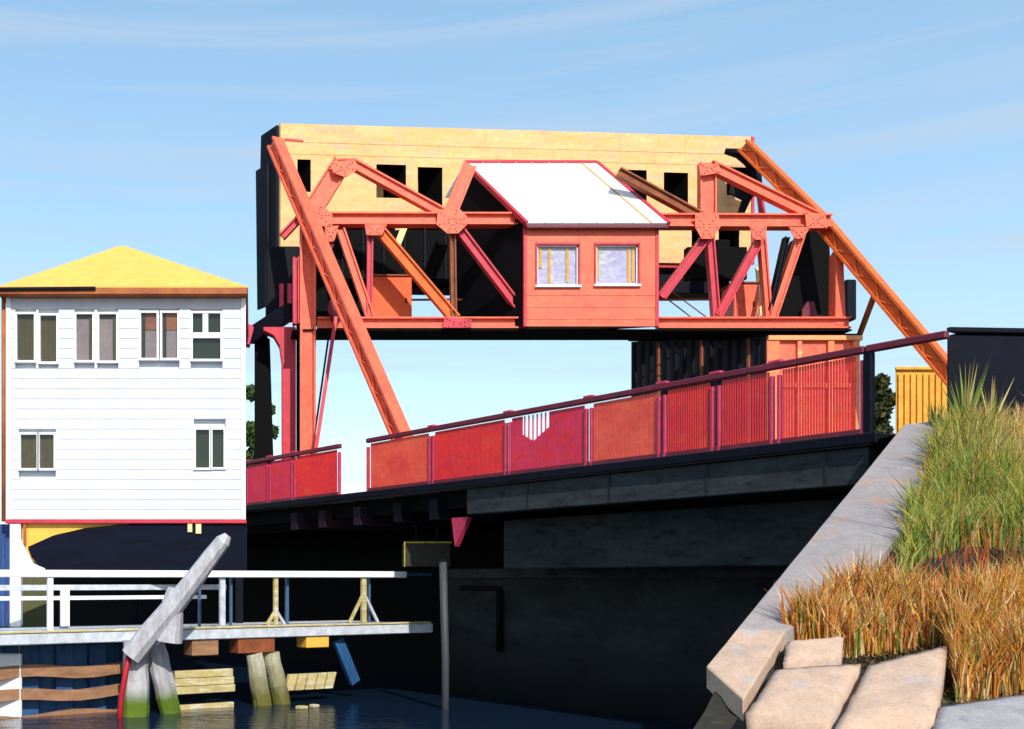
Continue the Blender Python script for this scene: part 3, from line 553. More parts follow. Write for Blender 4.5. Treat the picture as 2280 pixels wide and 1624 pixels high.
# ------------------------------------------------------------ ochre shed, trees behind the bridge
a = U(1994, 826, 34.5)
sh = thing('ochre_shed', 'ochre orange corrugated shed behind the right end of the railing', 'shed', (a.x+2, 36, ZL))
mb = MB(); mb.frame((a.x, 34.5, ZL-.1), (4.5, 0, 0), (2.3, 3.5, 0), (0, 0, a.z-ZL+.1)); mb.build('wall', OCHRE, sh, .02)
for k in range(22):
    mb = MB(); x = a.x+.06+k*.2; mb.box(x, x+.09, 34.44, 34.498, ZL, a.z-.12); mb.build('corrugation', OCHRE, sh)
mb = MB(); mb.frame((a.x-.08, 34.4, a.z+.002), (4.7, 0, 0), (2.36, 3.6, 0), (0, 0, .12)); mb.build('roof', OCHRE, sh, .03)

def leaf_mesh(name, centers, radii, n, size, tints, parent):
    k = rng.integers(0, len(centers), n); c = np.array([tuple(v) for v in centers])[k]; r = np.array(radii)[k]
    d = rng.normal(size=(n, 3)); d /= np.linalg.norm(d, axis=1)[:, None]; rad = rng.uniform(.35, 1.05, n)[:, None]
    p = c+d*r*rad
    a = rng.normal(size=(n, 3)); a /= np.linalg.norm(a, axis=1)[:, None]; b = np.cross(a, d); b /= np.linalg.norm(b, axis=1)[:, None]+1e-6
    sz = (size*rng.uniform(.6, 1.3, n))[:, None]
    v = np.stack([p-a*sz, p+b*sz*.5, p+a*sz, p-b*sz*.5], 1).reshape(-1, 3)-np.array(parent['base'])
    me = bpy.data.meshes.new(name); me.from_pydata(v.tolist(), [], [(4*i, 4*i+1, 4*i+2, 4*i+3) for i in range(n)])
    t = np.array([lin(x) for x in tints])[rng.integers(0, len(tints), n)]*rng.uniform(.75, 1.25, (n, 1))
    at = me.attributes.new('tint', 'FLOAT_COLOR', 'POINT'); at.data.foreach_set('color', np.repeat(np.concatenate([t, np.ones((n, 1))], 1), 4, 0).ravel())
    me.materials.append(LEAF); o = bpy.data.objects.new(name, me); COL.objects.link(o); o.parent = parent; o['base'] = parent['base']; return o
def tree(name, label, cat, px, Z, ytop, ground, wpx, n, tints, size, group=None, trunk=.2):
    b = U(px, 1290, Z); zt_ = EYE+(HY-ytop)/F*Z; h = zt_-ground; w = wpx/F*Z/2
    r = thing(name, label, cat, (b.x, Z, ground), group)
    mb = MB(); top = Vector((b.x, Z, ground+h*.75)); mb.tube([(b.x, Z, ground-.2), (b.x+.05*w, Z, ground+h*.3), top], [trunk, trunk*.7, trunk*.25], 8, .1)
    cs, rs = [], []
    for k in range(11):
        f = random.uniform(.22, .86); an = random.uniform(0, 6.28); rr = w*random.uniform(.1, .45)*(1.15-f*.5)
        c = Vector((b.x+math.cos(an)*rr, Z+math.sin(an)*rr, ground+h*f)); cs.append(c); s = w*random.uniform(.5, .75); rs.append((s, s, s*1.1))
        mb.tube([(b.x, Z, ground+h*f*.6), c], [trunk*.35, trunk*.1], 5)
    cs.append(Vector((b.x, Z, zt_-w*.55))); rs.append((w*.5, w*.5, w*.55))
    mb.build('trunk', BARK, r, smooth=True); leaf_mesh('crown', cs, rs, n, size, tints, r)
G1 = [(66, 92, 40), (52, 80, 34), (82, 104, 44), (44, 64, 36)]; G2 = [(50, 62, 32), (66, 72, 34), (38, 50, 30), (84, 80, 40)]
tree('leafy_tree', 'green tree just right of the white house behind the black tower leg', 'tree', 562, 76, 858, EYE+1.6, 62, 6000, G1, .24, 'trees on the far bank', .35)
tree('leafy_tree', 'smaller green tree seen between the black leg and the red curved column', 'tree', 600, 80, 900, EYE+1.6, 46, 5000, G1, .24, 'trees on the far bank', .3)
tree('round_bush', 'dark olive bush between the railing end and the ochre shed', 'bush', 1960, 42, 834, ZL, 70, 6000, G2, .15, None, .12)

# ------------------------------------------------------------ white house on the left
ZH = 27.5; sc = ZH/F
HX0, HX1 = U(14, 0, ZH).x, U(547, 0, ZH).x; HZ0, HZ1 = EYE+(HY-1157)*sc, EYE+(HY-664)*sc; HD = 5.0
ho = thing('white_house', 'white two storey clapboard house with yellow hipped roof above the walkway', 'house', ((HX0+HX1)/2, ZH+HD/2, HZ0))
WD = .14
mb = MB(); mb.box(HX0+.02, HX1-.02, ZH+WD, ZH+HD, HZ0+.02, HZ1); wall = mb.build('wall', WHITE, ho)
wind = []                        # x0 x1 y0 y1, blind material
for q in ((38, 76, 700, 803, OLIVE), (90, 126, 703, 806, OLIVE), (170, 206, 700, 803, MAUVE), (221, 259, 700, 804, MAUVE), (314, 349, 697, 798, MAUVE), (361, 395, 697, 798, MAUVE), (429, 491, 698, 800, DGREEN),
          (46, 82, 968, 1043, OLIVE), (88, 120, 968, 1043, OLIVE), (436, 466, 957, 1042, DGREEN), (473, 498, 957, 1041, DGREEN)):
    wind.append((U(q[0], 0, ZH).x, U(q[1], 0, ZH).x, EYE+(HY-q[3])*sc, EYE+(HY-q[2])*sc, q[4]))
# clapboards, split round the windows
nb = 22; bh = (HZ1-HZ0)/nb
for k in range(nb):
    z0 = HZ0+bh*k; z1 = z0+bh
    spans = [(HX0+.12, HX1-.12)]
    for w in wind:
        lo, hi = w[0]-.05, w[1]+.05
        if w[2]-.05 < z1-.02 and w[3]+.05 > z0+.02:
            ns = []
            for a, b in spans:
                if hi <= a or lo >= b: ns.append((a, b)); continue
                if lo-a > .04: ns.append((a, lo))
                if b-hi > .04: ns.append((hi, b))
            spans = ns
    for a, b in spans:
        mb = MB(); mb.hexa([(a, ZH-.002, z0), (b, ZH-.002, z0), (b, ZH+WD-.005, z0), (a, ZH+WD-.005, z0), (a, ZH+.008, z1-.003), (b, ZH+.008, z1-.003), (b, ZH+WD-.005, z1-.003), (a, ZH+WD-.005, z1-.003)])
        mb.build('clapboard', WHITE, wall)
for x0, x1 in ((HX0, HX0+.118), (HX1-.118, HX1)):
    mb = MB(); mb.box(x0, x1, ZH-.035, ZH+.2, HZ0, HZ1); mb.build('corner_board', WHITET, ho, .006)
mb = MB(); mb.box(HX0-.02, HX1+.02, ZH-.06, ZH+HD, HZ0-.1, HZ0-.003); mb.build('floor_sill', CRIM, ho, .01)
mb = MB(); mb.box(HX0+.12, HX1-.12, ZH-.04, ZH-.013, HZ0+.002, HZ0+.14); mb.build('skirt_board', WHITET, ho, .006)
for i, (x0, x1, z0, z1, bm_) in enumerate(wind):
    f = .05; mb = MB()
    mb.box(x0-f, x0, ZH-.03, ZH+.1, z0-f, z1+f); mb.box(x1, x1+f, ZH-.03, ZH+.1, z0-f, z1+f); mb.box(x0, x1, ZH-.03, ZH+.1, z1, z1+f)
    if i == 6:
        zm = z0+(z1-z0)*.52; mb.box(x0, x1, ZH-.015, ZH+.09, zm-.07, zm+.07); xm = (x0+x1)/2-.03; mb.box(xm-.07, xm+.07, ZH-.012, ZH+.09, zm+.07, z1)
    fo = mb.build('window', WHITET, ho)
    mb = MB(); mb.box(x0-f-.01, x1+f+.01, ZH-.045, ZH+.1, z0-f-.01, z0-.001); mb.build('sill', WHITET, fo, .006)
    panes = [(x0, x1, z0, z1)] if i != 6 else [(x0, x1, z0, zm-.07), (x0, xm-.07, zm+.07, z1), (xm+.07, x1, zm+.07, z1)]
    for p in panes:
        mb = MB(); mb.add([(p[0], ZH+.06, p[2]), (p[1], ZH+.06, p[2]), (p[1], ZH+.06, p[3]), (p[0], ZH+.06, p[3])], [(0, 1, 2, 3)]); mb.build('pane', GLASS, fo)
    mb = MB(); mb.box(x0-.02, x1+.02, ZH+.105, ZH+.125, z0-.02, z1+.02); mb.build('blind', bm_, fo)
    if bm_ is MAUVE:
        mb = MB(); h = (z1-z0)*(.36 if i in (4, 5) else .07)
        mb.box(x0+.01, x1-.01, ZH+.085, ZH+.1, z1-h, z1); mb.build('valance', BROWN if i in (4, 5) else OLIVE, fo)
        mb = MB(); e = x1-.1 if i in (2, 3) else x0+.02; mb.box(e, e+.08, ZH+.07, ZH+.083, z0, z1-.01); mb.build('curtain', OLIVE if i in (2, 3) else DGREEN, fo)
# hipped roof in stepped courses
ex0, ex1, ey0, ey1 = HX0-.16, HX1+.06, ZH-.35, ZH+HD+.3; ze = HZ1+.17
ap = Vector((U(272, 0, 30.2).x, 30.2, EYE+(HY-548)/F*30.2))
NC = 15
rf = None
def ring(f): return [Vector((ex0, ey0, ze)).lerp(ap, f), Vector((ex1, ey0, ze)).lerp(ap, f), Vector((ex1, ey1, ze)).lerp(ap, f), Vector((ex0, ey1, ze)).lerp(ap, f)]
mb = MB(); mb.add(ring(0)+ring(.999), [(0, 1, 5, 4), (1, 2, 6, 5), (2, 3, 7, 6), (3, 0, 4, 7), (3, 2, 1, 0), (4, 5, 6, 7)]); rf = mb.build('roof', ROOF, ho)
for k in range(NC):
    r0, r1 = ring(k/NC), ring(min(.998, (k+1.12)/NC)); up = Vector((0, 0, .04)); up1 = Vector((0, 0, .012))
    mb = MB(); mb.add([p+up1*.2 for p in r0]+[p+up for p in r0]+[p+up1 for p in r1], [(0, 1, 5, 4), (1, 2, 6, 5), (2, 3, 7, 6), (3, 0, 4, 7), (4, 5, 9, 8), (5, 6, 10, 9), (6, 7, 11, 10), (7, 4, 8, 11)]); mb.build('shingle_course', ROOF, rf)
mb = MB(); mb.box(ex0+.02, ex1-.02, ey0-.03, ey0+.05, HZ1+.01, ze-.003); mb.box(ex1-.1, ex1-.02, ey0+.05, ey1, HZ1+.01, ze-.003); mb.box(ex0+.02, ex0+.1, ey0+.05, ey1, HZ1+.01, ze-.003); mb.build('fascia_board', FBROWN, rf)
mb = MB(); mb.bar((ex0+.02, ey0-.07, ze-.05), (ex0+2.5, ey0-.07, ze-.03), .07, .07, (0, 0, 1)); mb.build('gutter', DARK, rf, .01)
mb = MB(); mb.box(ex0+.1, ex1-.1, ey0+.05, ey1, HZ1+.003, HZ1+.04); mb.build('soffit', FBROWN, rf)
mb = MB(); x = U(7, 0, ZH).x; mb.tube([(x, ZH+.05, HZ1), (x, ZH+.05, HZ0-.05)], .055, 10); mb.build('downpipe', FBROWN, ho, smooth=True)
mb = MB(); mb.box(U(418, 0, ZH).x, U(428, 0, ZH).x, ZH-.03, ZH+.015, HZ0-.32, HZ0-.11); mb.build('lit_opening', PALEY, ho); mb = MB(); mb.box(U(436, 0, ZH).x, U(448, 0, ZH).x, ZH-.03, ZH+.015, HZ0-.36, HZ0-.11); mb.build('lit_opening', PALEY, ho)  # pale plates stand in for two small lit openings
ZD = EYE-1.22                    # walkway deck height
x0, x1 = U(22, 0, ZH).x, U(46, 0, ZH).x
mb = MB(); mb.box(x0, x1, ZH-.02, ZH+.24, ZD, HZ0-.1); mb.build('post', WHITET, ho, .01)
mb = MB(); zk = EYE+(HY-1266)*sc; mb.prism([(x1, ZH, zk-.1), (U(100, 0, ZH).x, ZH, zk-.1), (U(100, 0, ZH).x, ZH, zk), (U(74, 0, ZH).x, ZH, zk+.12), (U(60, 0, ZH).x, ZH, zk+.42), (x1, ZH, zk+.75)], (0, .12, 0)); mb.build('knee_bracket', WHITET, ho)
mb = MB(); mb.box(U(52, 0, ZH).x, U(58, 0, ZH).x, ZH-.01, ZH+.05, HZ0-.65, HZ0-.1); mb.build('conduit', FBROWN, ho)
for xx in (-3.4, HX1-.3):
    mb = MB(); mb.box(xx, xx+.22, ZH+2.5, ZH+2.72, ZD, HZ0-.1); mb.build('post', DARK, ho, .01)
a = U(50, 1250, ZH+.1); b = U(285, 1162, ZH+.1)
mb = MB(); mb.box(a.x, b.x, ZH+.1, ZH+.16, a.z, HZ0-.1); mb.build('yellow_panel', YELW, ho)
Zs = ZH+.02; mb = MB(); mb.prism([U(x, y, Zs) for x, y in ((62, 1218), (120, 1192), (190, 1176), (270, 1168), (400, 1164), (550, 1163), (550, 1272), (96, 1272), (70, 1240))], (0, .06, 0)); mb.build('navy_skirt', NAVY, ho)
a = U(-60, 1400, ZH+.4); b = U(24, 1160, ZH+.4); mb = MB(); mb.box(a.x, b.x, ZH+.4, ZH+.46, ZD, HZ0-.1); bp_ = mb.build('side_panel', mat('blue_rusty_panel', (40, 78, 140), (30, 52, 104), .6, (10, 10, .6), .9, c3=(140, 40, 60), c3lo=.6, c3hi=.68), ho)
for k in range(4): mb = MB(); xx = a.x+.1+.22*k; mb.box(xx, xx+.05, ZH+.37, ZH+.398, ZD, HZ0-.1); mb.build('panel_rib', SHEET, bp_)

# ------------------------------------------------------------ timber walkway with white rails
PA = Vector((-5.6, 24.0, 0)); PB = Vector((5.0, 29.9, 0)); PD = (PB-PA).normalized(); PN = Vector((-PD.y, PD.x, 0)); PL = (PB-PA).length
def pp(s, off, z): p = PA+PD*s+PN*off; p.z = z; return p
def pier_s(px, off=0): k = (px-PX)/F; a = PA+PN*off; return (k*a.y-a.x)/(PD.x-k*PD.y)
wk = thing('walkway', 'white railed timber walkway running under the house to the bridge pier', 'walkway', pp(PL/2, 1.5, ZD))
mb = MB(); mb.frame(pp(-3, -.06, ZD-.26), PD*(PL+3), PN*.18, (0, 0, .26)); mb.build('edge_beam', GREYW, wk, .02)
mb = MB(); mb.frame(pp(-3, -.09, ZD+.002), PD*(PL+2.9), PN*.1, (0, 0, .05)); mb.build('kerb_strip', TIMBY, wk, .01)
mb = MB()
for k in range(74):
    s = -3+.2*k
    if s < PL-.2: mb.frame(pp(s, .125, ZD-.07+.004*random.random()), PD*.185, PN*3.0, (0, 0, .06))
tag(mb.build('deck_planks', GREYW, wk), kind='stuff')
mb = MB(); mb.frame(pp(-3, 3.13, ZD-.3), PD*(PL+3), PN*.16, (0, 0, .29)); mb.build('back_beam', DARK, wk)
ZR = EYE+.14
sE = pier_s(905)
mb = MB(); mb.frame(pp(-3, -.04, ZR-.1), PD*(3+sE), PN*.16, (0, 0, .17)); mb.build('top_rail', WHITET, wk, .02)
mb = MB(); mb.frame(pp(sE+.01, 0, ZR-.05), PD*(PL-sE), PN*.1, (0, 0, .08)); mb.build('top_rail', SHEET, wk, .01)
s2 = pier_s(505, 2.0); mb = MB(); mb.frame(pp(-3, 2.0, ZR-.42), PD*(3+s2), PN*.12, (0, 0, .14)); mb.build('back_rail', GREYW, wk, .01)
mb = MB(); mb.frame(pp(-3, 2.0, ZR-.66), PD*(3+s2-.6), PN*.1, (0, 0, .1)); mb.build('back_rail', WHITET, wk, .01)
for px, w, off, m in ((113, .13, 0, WHITET), (146, .22, 1.9, WHITET), (446, .05, .05, SLATE), (497, .14, .05, GREYW), (516, .05, .2, SLATE), (616, .11, .02, TIMBY), (641, .07, .25, SLATE), (824, .05, .2, SLATE), (812, .14, .02, TIMBY)):
    s = pier_s(px, off); zt_ = ZR-.102 if off < 1 else ZR-.3; q = pp(s, off, 0)
    mb = MB(); mb.frame(pp(s-w/2, off, ZD+.05), PD*w, PN*.1, (0, 0, zt_-ZD-.05)); po = mb.build('post', m, wk, .008)
    if px in (616, 812):
        for sg in (-1, 1):
            hgt = .34 if px == 616 else .75; mb = MB(); mb.bar(pp(s+sg*.02, off+.05, ZD+.06+hgt), pp(s+sg*(.26 if px == 616 else .46), off+.05, ZD+.06), .07, .07, PN); mb.build('splayed_brace', TIMBY if sg < 0 else GREYW, po)
for px, w, h, m in ((458, 66, 36, WALE), (708, 60, 26, YELW), (572, 94, 34, BROWN)):
    s = pier_s(px); Z = pp(s, 0, 0).y; k = Z/F; mb = MB(); mb.frame(pp(s-w*k/2, .0, ZD-.262-h*k), PD*(w*k), PN*.5, (0, 0, h*k)); mb.build('joist_end', m, wk, .02)
# piles
def pile(label, pts, rad, m=TIMB):
    r = thing('timber_pile', label, 'pile', (pts[-1][0], pts[-1][1], 0), 'timber piles carrying the walkway')
    P = [Vector(p) for p in pts]; n = 9
    full = [P[0].lerp(P[-1], t/n)+Vector((random.uniform(-.02, .02), random.uniform(-.02, .02), 0)) for t in range(n+1)]
    mb = MB(); mb.tube(full, [rad*(.9+.12*t/n+.04*random.uniform(-1, 1)) for t in range(n+1)], 12, .07); mb.build('shaft', m, r)
def at_s(px, off, z): p = pp(pier_s(px, off), off, z); return p
pile('grey timber pile below the leaning post, green with weed at the waterline', [at_s(304, -.25, ZD-.2), at_s(297, -.35, -1.2)], .33)
pile('inclined grey timber pile just right of the red hose pile', [at_s(342, -.2, ZD-.3), at_s(406, -.1, -1.2)], .26)
TIMBC = mat('pale_olive_timber', (196, 192, 176), (150, 140, 92), .85, (6, 6, 1.2), .9, c3=(214, 212, 210), c3lo=.58, c3hi=.7, bump=.5, wet=(.6, 1.6, .8, (100, 98, 40)))
pile('cream timber pile under the maroon joist end, left of its pair', [at_s(566, .15, ZD-.66), at_s(602, .1, -1.2)], .25, TIMBC)
pile('cream timber pile under the maroon joist end, right of its pair', [at_s(602, .2, ZD-.66), at_s(652, .1, -1.2)], .24, TIMBC)
h = thing('red_hose', 'dark red hose hanging down the left flank of the grey pile', 'hose', at_s(270, -.5, 0))
mb = MB(); mb.tube([at_s(292, -.55, ZD-.32), at_s(280, -.6, ZD-.9), at_s(270, -.6, ZD-1.5), at_s(268, -.55, .2), at_s(266, -.5, -.5)], .07, 8); mb.build('tube', mat('dark_red_rubber', (176, 26, 34), (130, 20, 40)), h, smooth=True)
for label, x0, x1, y0, y1, m in (('pale cream timber brace between the two pile pairs, upper one', 356, 524, 1493, 1546, TIMBY), ('pale cream timber brace just above the water, lower one', 380, 526, 1568, 1606, TIMBY), ('cream timber brace right of the pile pairs with slanting gaps', 636, 745, 1500, 1536, TIMBY)):
    a = at_s(x0, .0, 0); Z = a.y+.5; s0_, s1_ = pier_s(x0, .12), pier_s(x1, .12)
    z0, z1 = EYE+(HY-y1)/F*Z, EYE+(HY-y0)/F*Z
    r = thing('timber_brace', label, 'timber brace', pp((s0_+s1_)/2, .12, z0), 'timber braces between the piles')
    nq = 3 if x0 < 600 else 1
    if nq == 3:
        for k in range(3): mb = MB(); hh = (z1-z0)/3; mb.frame(pp(s0_+.03*k, .12+.02*k, z0+hh*k), PD*(s1_-s0_-.05*k), PN*.14, (0, 0, hh-.012)); mb.build('plank', m, r, .01)
    else:
        for k in range(5):
            f0 = s0_+(s1_-s0_)*k/5; wv = (s1_-s0_)/5-.05; sk = PD*.12
            p0, p1 = pp(f0, .12, z0), pp(f0, .12, z1)+sk; mb = MB(); mb.hexa([p0, p0+PD*wv, p0+PD*wv+PN*.12, p0+PN*.12, p1, p1+PD*wv, p1+PD*wv+PN*.12, p1+PN*.12]); mb.build('plank', m, r, .008)
nb_ = thing('navy_brace', 'navy painted timber leaning under the right end of the walkway', 'timber brace', at_s(770, .3, 1.0), 'timber braces between the piles')
mb = MB(); mb.bar(at_s(752, .3, ZD-.4), at_s(790, .5, .4), .3, .15, PN); mb.build('plank', SHEET, nb_, .01)
lp = thing('leaning_post', 'big grey timber post leaning right across the walkway rails', 'post', at_s(300, -.6, ZD-.3))
tb = at_s(318, -.55, 0); mb = MB(); Zl = 24.9
P = [U(292, 1462, Zl), U(330, 1414, Zl), U(382, 1353, Zl-.05), U(430, 1292, Zl-.1), U(472, 1236, Zl-.15), U(496, 1206, Zl-.2), U(507, 1192, Zl-.2)]
mb.tube(P, [.27, .27, .25, .225, .2, .18, .09], 10, .06); mb.build('shaft', TIMB, lp)
mb = MB(); P = [U(374, 1428, Zl+.1), U(380, 1390, Zl+.08), U(384, 1340, Zl), U(392, 1312, Zl-.02)]; mb.tube(P, [.34, .29, .25, .2], 12, .05); mb.build('fork', TIMB, lp)
# bulkhead at far left below the walkway
bk = thing('sheet_pile_bulkhead', 'blue sheet pile bulkhead with brown timber wales under the walkway', 'bulkhead', pp(1, 3.4, 0))
s1_ = pier_s(330, 1.0)
k = 0; s = -6.0
while s < s1_:
    mb = MB(); d = .16 if k % 2 else 0; mb.frame(pp(s, 1.0+d, -1), PD*.42, PN*.16, (0, 0, ZD-.35+1)); mb.build('sheet_pile', SHEET, bk, .02); s += .425; k += 1
for yc, x0, x1, th in ((1494, -60, 285, 26), (1545, -60, 300, 24), (1598, -60, 282, 26)):
    s0_, s3_ = pier_s(x0, .85), pier_s(x1, .85); n = 8; zc = EYE+(HY-yc)/F*25.5; tw = th/F*25.5
    mb = MB(); pts = [pp(s0_+(s3_-s0_)*i/n, 0.68, zc+.05*math.sin(i*1.1+yc)) for i in range(n+1)]
    for a, b in zip(pts[:-1], pts[1:]): mb.hexa([a+Vector((0, 0, -tw/2)), b+Vector((0, 0, -tw/2)), b+PN*.14+Vector((0, 0, -tw/2)), a+PN*.14+Vector((0, 0, -tw/2)), a+Vector((0, 0, tw/2)), b+Vector((0, 0, tw/2)), b+PN*.14+Vector((0, 0, tw/2)), a+PN*.14+Vector((0, 0, tw/2))])
    mb.build('wale', WALE, bk)
fp = thing('white_pile', 'short pale blue white pile behind the wales at far left', 'pile', at_s(20, 3.0, 0))
mb = MB(); q = at_s(22, .6, 0); q = at_s(20, .78, 0); mb.box(q.x-.28, q.x+.28, q.y+.02, q.y+.15, -1, ZD-.5); mb.build('shaft', WHITET, fp, .03)
for k, (px, Zc, w) in enumerate(((672, 26.6, .32), (700, 26.9, .26))):
    p = U(px, 1290, Zc); ch = MB(); ch.prism([(p.x-w/2, p.y, .0), (p.x-w*.1, p.y-.12, 0), (p.x+w/2, p.y+.02, 0), (p.x+w*.2, p.y+.16, 0), (p.x-w*.3, p.y+.14, 0)], (0, 0, .07))  # pale floating chips stand in for reflections on the water
    tag(ch.build('reflection_chip', TIMBY, None, .01, loc=(p.x, p.y, 0)), 'larger pale chip standing in for a water reflection right of the pile pairs' if k == 0 else 'smaller pale chip standing in for a water reflection farther right of the pile pairs', 'glint', 'pale chips standing in for water reflections')

# ------------------------------------------------------------ right bank: wing wall, stones, grass
ww = thing('wing_wall', 'pale concrete wing wall coping climbing the bank to the railing', 'retaining wall', bank(.4, .5))
LE = [B0, bank(.1, 0), bank(.26, 0), bank(.5, 0), bank(.75, 0), B1]
RE = [bank_hit(1652, 1580), bank_hit(1748, 1424), bank_hit(1888, 1336), bank_hit(2008, 1200), bank_hit(2066, 1070), bank_hit(2100, 948)]
for k in range(5):
    mb = MB(); ns = 5; top, bot = [], []
    g0, g1 = .006, .994
    for i in range(ns+1):
        f = g0+(g1-g0)*i/ns; l = LE[k].lerp(LE[k+1], f); r_ = RE[k].lerp(RE[k+1], f)
        for j in range(5):
            p = l.lerp(r_, j/4)+BN*(.1+random.uniform(-.004, .004)); top.append(p); bot.append(p-Vector((0, 0, .2)))
    n4 = 5*(ns+1)
    fs = [(i*5+j, i*5+j+1, i*5+j+6, i*5+j+5) for i in range(ns) for j in range(4)]
    for i in range(ns): fs += [(i*5, (i+1)*5, n4+(i+1)*5, n4+i*5), (i*5+4, n4+i*5+4, n4+(i+1)*5+4, (i+1)*5+4)]
    for j in range(4): fs += [(j, n4+j, n4+j+1, j+1), (ns*5+j, ns*5+j+1, n4+ns*5+j+1, n4+ns*5+j)]
    mb.add(top+bot, fs); mb.build('coping_slab', CONC if k > 0 else STONE, ww, .012)
mb = MB(); a, b = bank(.02, .12), bank(1, .12)
mb.hexa([Vector((p.x, p.y, -1)) for p in (a, a+CON*.6, b+CON*.8, b)]+[p-Vector((0, 0, .12)) for p in (a, a+CON*.6, b+CON*.8, b)]); mb.build('wall', FASC2, ww)

def stone(label, pts, lift, thick, m, n=10):
    q = [bank_hit(x, y, lift) for x, y in pts]; c = sum(q, Vector())/4
    mb = MB(); top = []
    for i in range(n+1):
        for j in range(n+1):
            u, v = i/n, j/n; p = q[0].lerp(q[1], u).lerp(q[3].lerp(q[2], u), v)
            ed = min(u, v, 1-u, 1-v); p = p+BN*(random.uniform(-.006, .006)-(.03 if ed == 0 else 0))
            if ed == 0: p = p+(p-c)*random.uniform(-.025, .012)
            top.append(p)
    N = (n+1)*(n+1); idx = lambda i, j: i*(n+1)+j
    per = [idx(i, 0) for i in range(n)]+[idx(n, j) for j in range(n)]+[idx(i, n) for i in range(n, 0, -1)]+[idx(0, j) for j in range(n, 0, -1)]
    bot = [top[i]-Vector((0, 0, thick))+(c-top[i])*.06 for i in per]; L = len(per)
    fs = [(idx(i, j), idx(i+1, j), idx(i+1, j+1), idx(i, j+1)) for i in range(n) for j in range(n)]+[(per[k], per[(k+1) % L], N+(k+1) % L, N+k) for k in range(L)]+[tuple(N+k for k in range(L))]
    mb.add(top+bot, fs); o = mb.build('stone_block', m, None, loc=c, smooth=True)
    return tag(o, label, 'stone', 'stone blocks at the foot of the bank')
stone('pinkish stone beside the lower end of the wing wall', [(1728, 1484), (1920, 1470), (1850, 1612), (1662, 1584)], .16, .42, STONE)
stone('large pale stone slab in the middle of the foreground', [(1934, 1476), (2112, 1428), (2082, 1606), (1852, 1630)], .2, .42, STONE)
stone('small ochre stained stone tucked under the dry grass', [(1752, 1424), (1880, 1412), (1874, 1460), (1744, 1470)], .16, .3, STONE)
stone('grey flat stone at the lower right corner', [(2090, 1568), (2330, 1530), (2360, 1690), (2060, 1690)], .18, .5, STONEG)

def inside(px, py, polyg):
    c = np.zeros(len(px), bool); n = len(polyg)
    for i in range(n):
        x1, y1 = polyg[i]; x2, y2 = polyg[(i+1) % n]
        c ^= ((y1 > py) != (y2 > py)) & (px < (x2-x1)*(py-y1)/(y2-y1+1e-9)+x1)
    return c
def grass(name, label, cat, polyg, n, h, tints, lean=.25, wid=.012):
    P = np.array(polyg, float); q = [bank_hit(x, y) for x, y in polyg]
    lo = np.array([min(v.x for v in q), min(v.y for v in q)]); hi = np.array([max(v.x for v in q), max(v.y for v in q)])
    xy = rng.uniform(lo, hi, (n*4, 2)); z = B0.z-((xy[:, 0]-B0.x)*BN.x+(xy[:, 1]-B0.y)*BN.y)/BN.z
    ins = inside(xy[:, 0], xy[:, 1], [(v.x, v.y) for v in q]); xy, z = xy[ins][:n], z[ins][:n]; n = len(xy)
    cl = np.sin(xy[:, 0]*3.1+2*np.sin(xy[:, 1]*2.2))*np.cos(xy[:, 1]*3.7)*.5+.5
    H = h*rng.uniform(.45, 1.15, n)*(.6+.6*cl); an = rng.uniform(0, 2*np.pi, n); ln = H*lean*rng.uniform(.1, 1.3, n)
    d = np.stack([np.cos(an), np.sin(an), np.zeros(n)], 1); sdv = rng.uniform(0, np.pi, n); sd = np.stack([np.cos(sdv), np.sin(sdv)*.4, np.zeros(n)], 1)*wid*rng.uniform(.6, 1.5, n)[:, None]
    b = np.stack([xy[:, 0], xy[:, 1], z-.1], 1); up = np.array([0, 0, 1.0])
    m = b+d*(ln*.3)[:, None]+up*(H*.55)[:, None]; t = b+d*(ln*1.35)[:, None]+up*(H*(1-.25*ln/(H+1e-6)))[:, None]
    v = np.stack([b-sd, b+sd, m-sd*.8, m+sd*.8, t], 1).reshape(-1, 3)
    fs = []
    for i in range(n): o = 5*i; fs += [(o, o+1, o+3, o+2), (o+2, o+3, o+4)]
    me = bpy.data.meshes.new(name); me.from_pydata(v.tolist(), [], fs)
    ti = np.array([lin(c) for c in tints]); c = ti[rng.integers(0, len(ti), n)]*rng.uniform(.75, 1.25, (n, 1))
    at = me.attributes.new('tint', 'FLOAT_COLOR', 'POINT'); at.data.foreach_set('color', np.repeat(np.concatenate([c, np.ones((n, 1))], 1), 5, 0).ravel())
    me.materials.append(BLADE); o = bpy.data.objects.new(name, me); COL.objects.link(o); return tag(o, label, cat, None, 'stuff')
GREEN = [(120, 140, 56), (96, 130, 40), (140, 146, 70), (156, 140, 66), (84, 112, 46), (180, 160, 104)]
DRY = [(206, 150, 50), (190, 116, 44), (166, 84, 42), (214, 180, 124), (200, 140, 56), (120, 80, 38), (208, 166, 100), (150, 128, 60)]
PALE = [(206, 190, 130), (190, 160, 96), (150, 150, 76), (198, 128, 70)]
GREENM = GREEN*4+[(150, 160, 60), (168, 164, 66)]*3+DRY[:3]; DRYM = DRY*3+[(220, 160, 60), (226, 194, 136), (206, 110, 44)]*3+GREEN[:2]
grass('bank_grass', 'rough mixed grass covering the bank farther right', 'grass', [(2335, 950), (3600, 930), (3600, 1560), (2345, 1540)], 16000, .6, GREEN+DRY, .4, .014)
grass('green_grass', 'tall fresh green grass on the upper bank beside the concrete coping', 'grass', [(2090, 985), (2140, 975), (2330, 1010), (2330, 1215), (2150, 1225), (2060, 1260), (2002, 1310), (2018, 1200), (2074, 1070)], 9500, .7, GREENM, .3, .011)
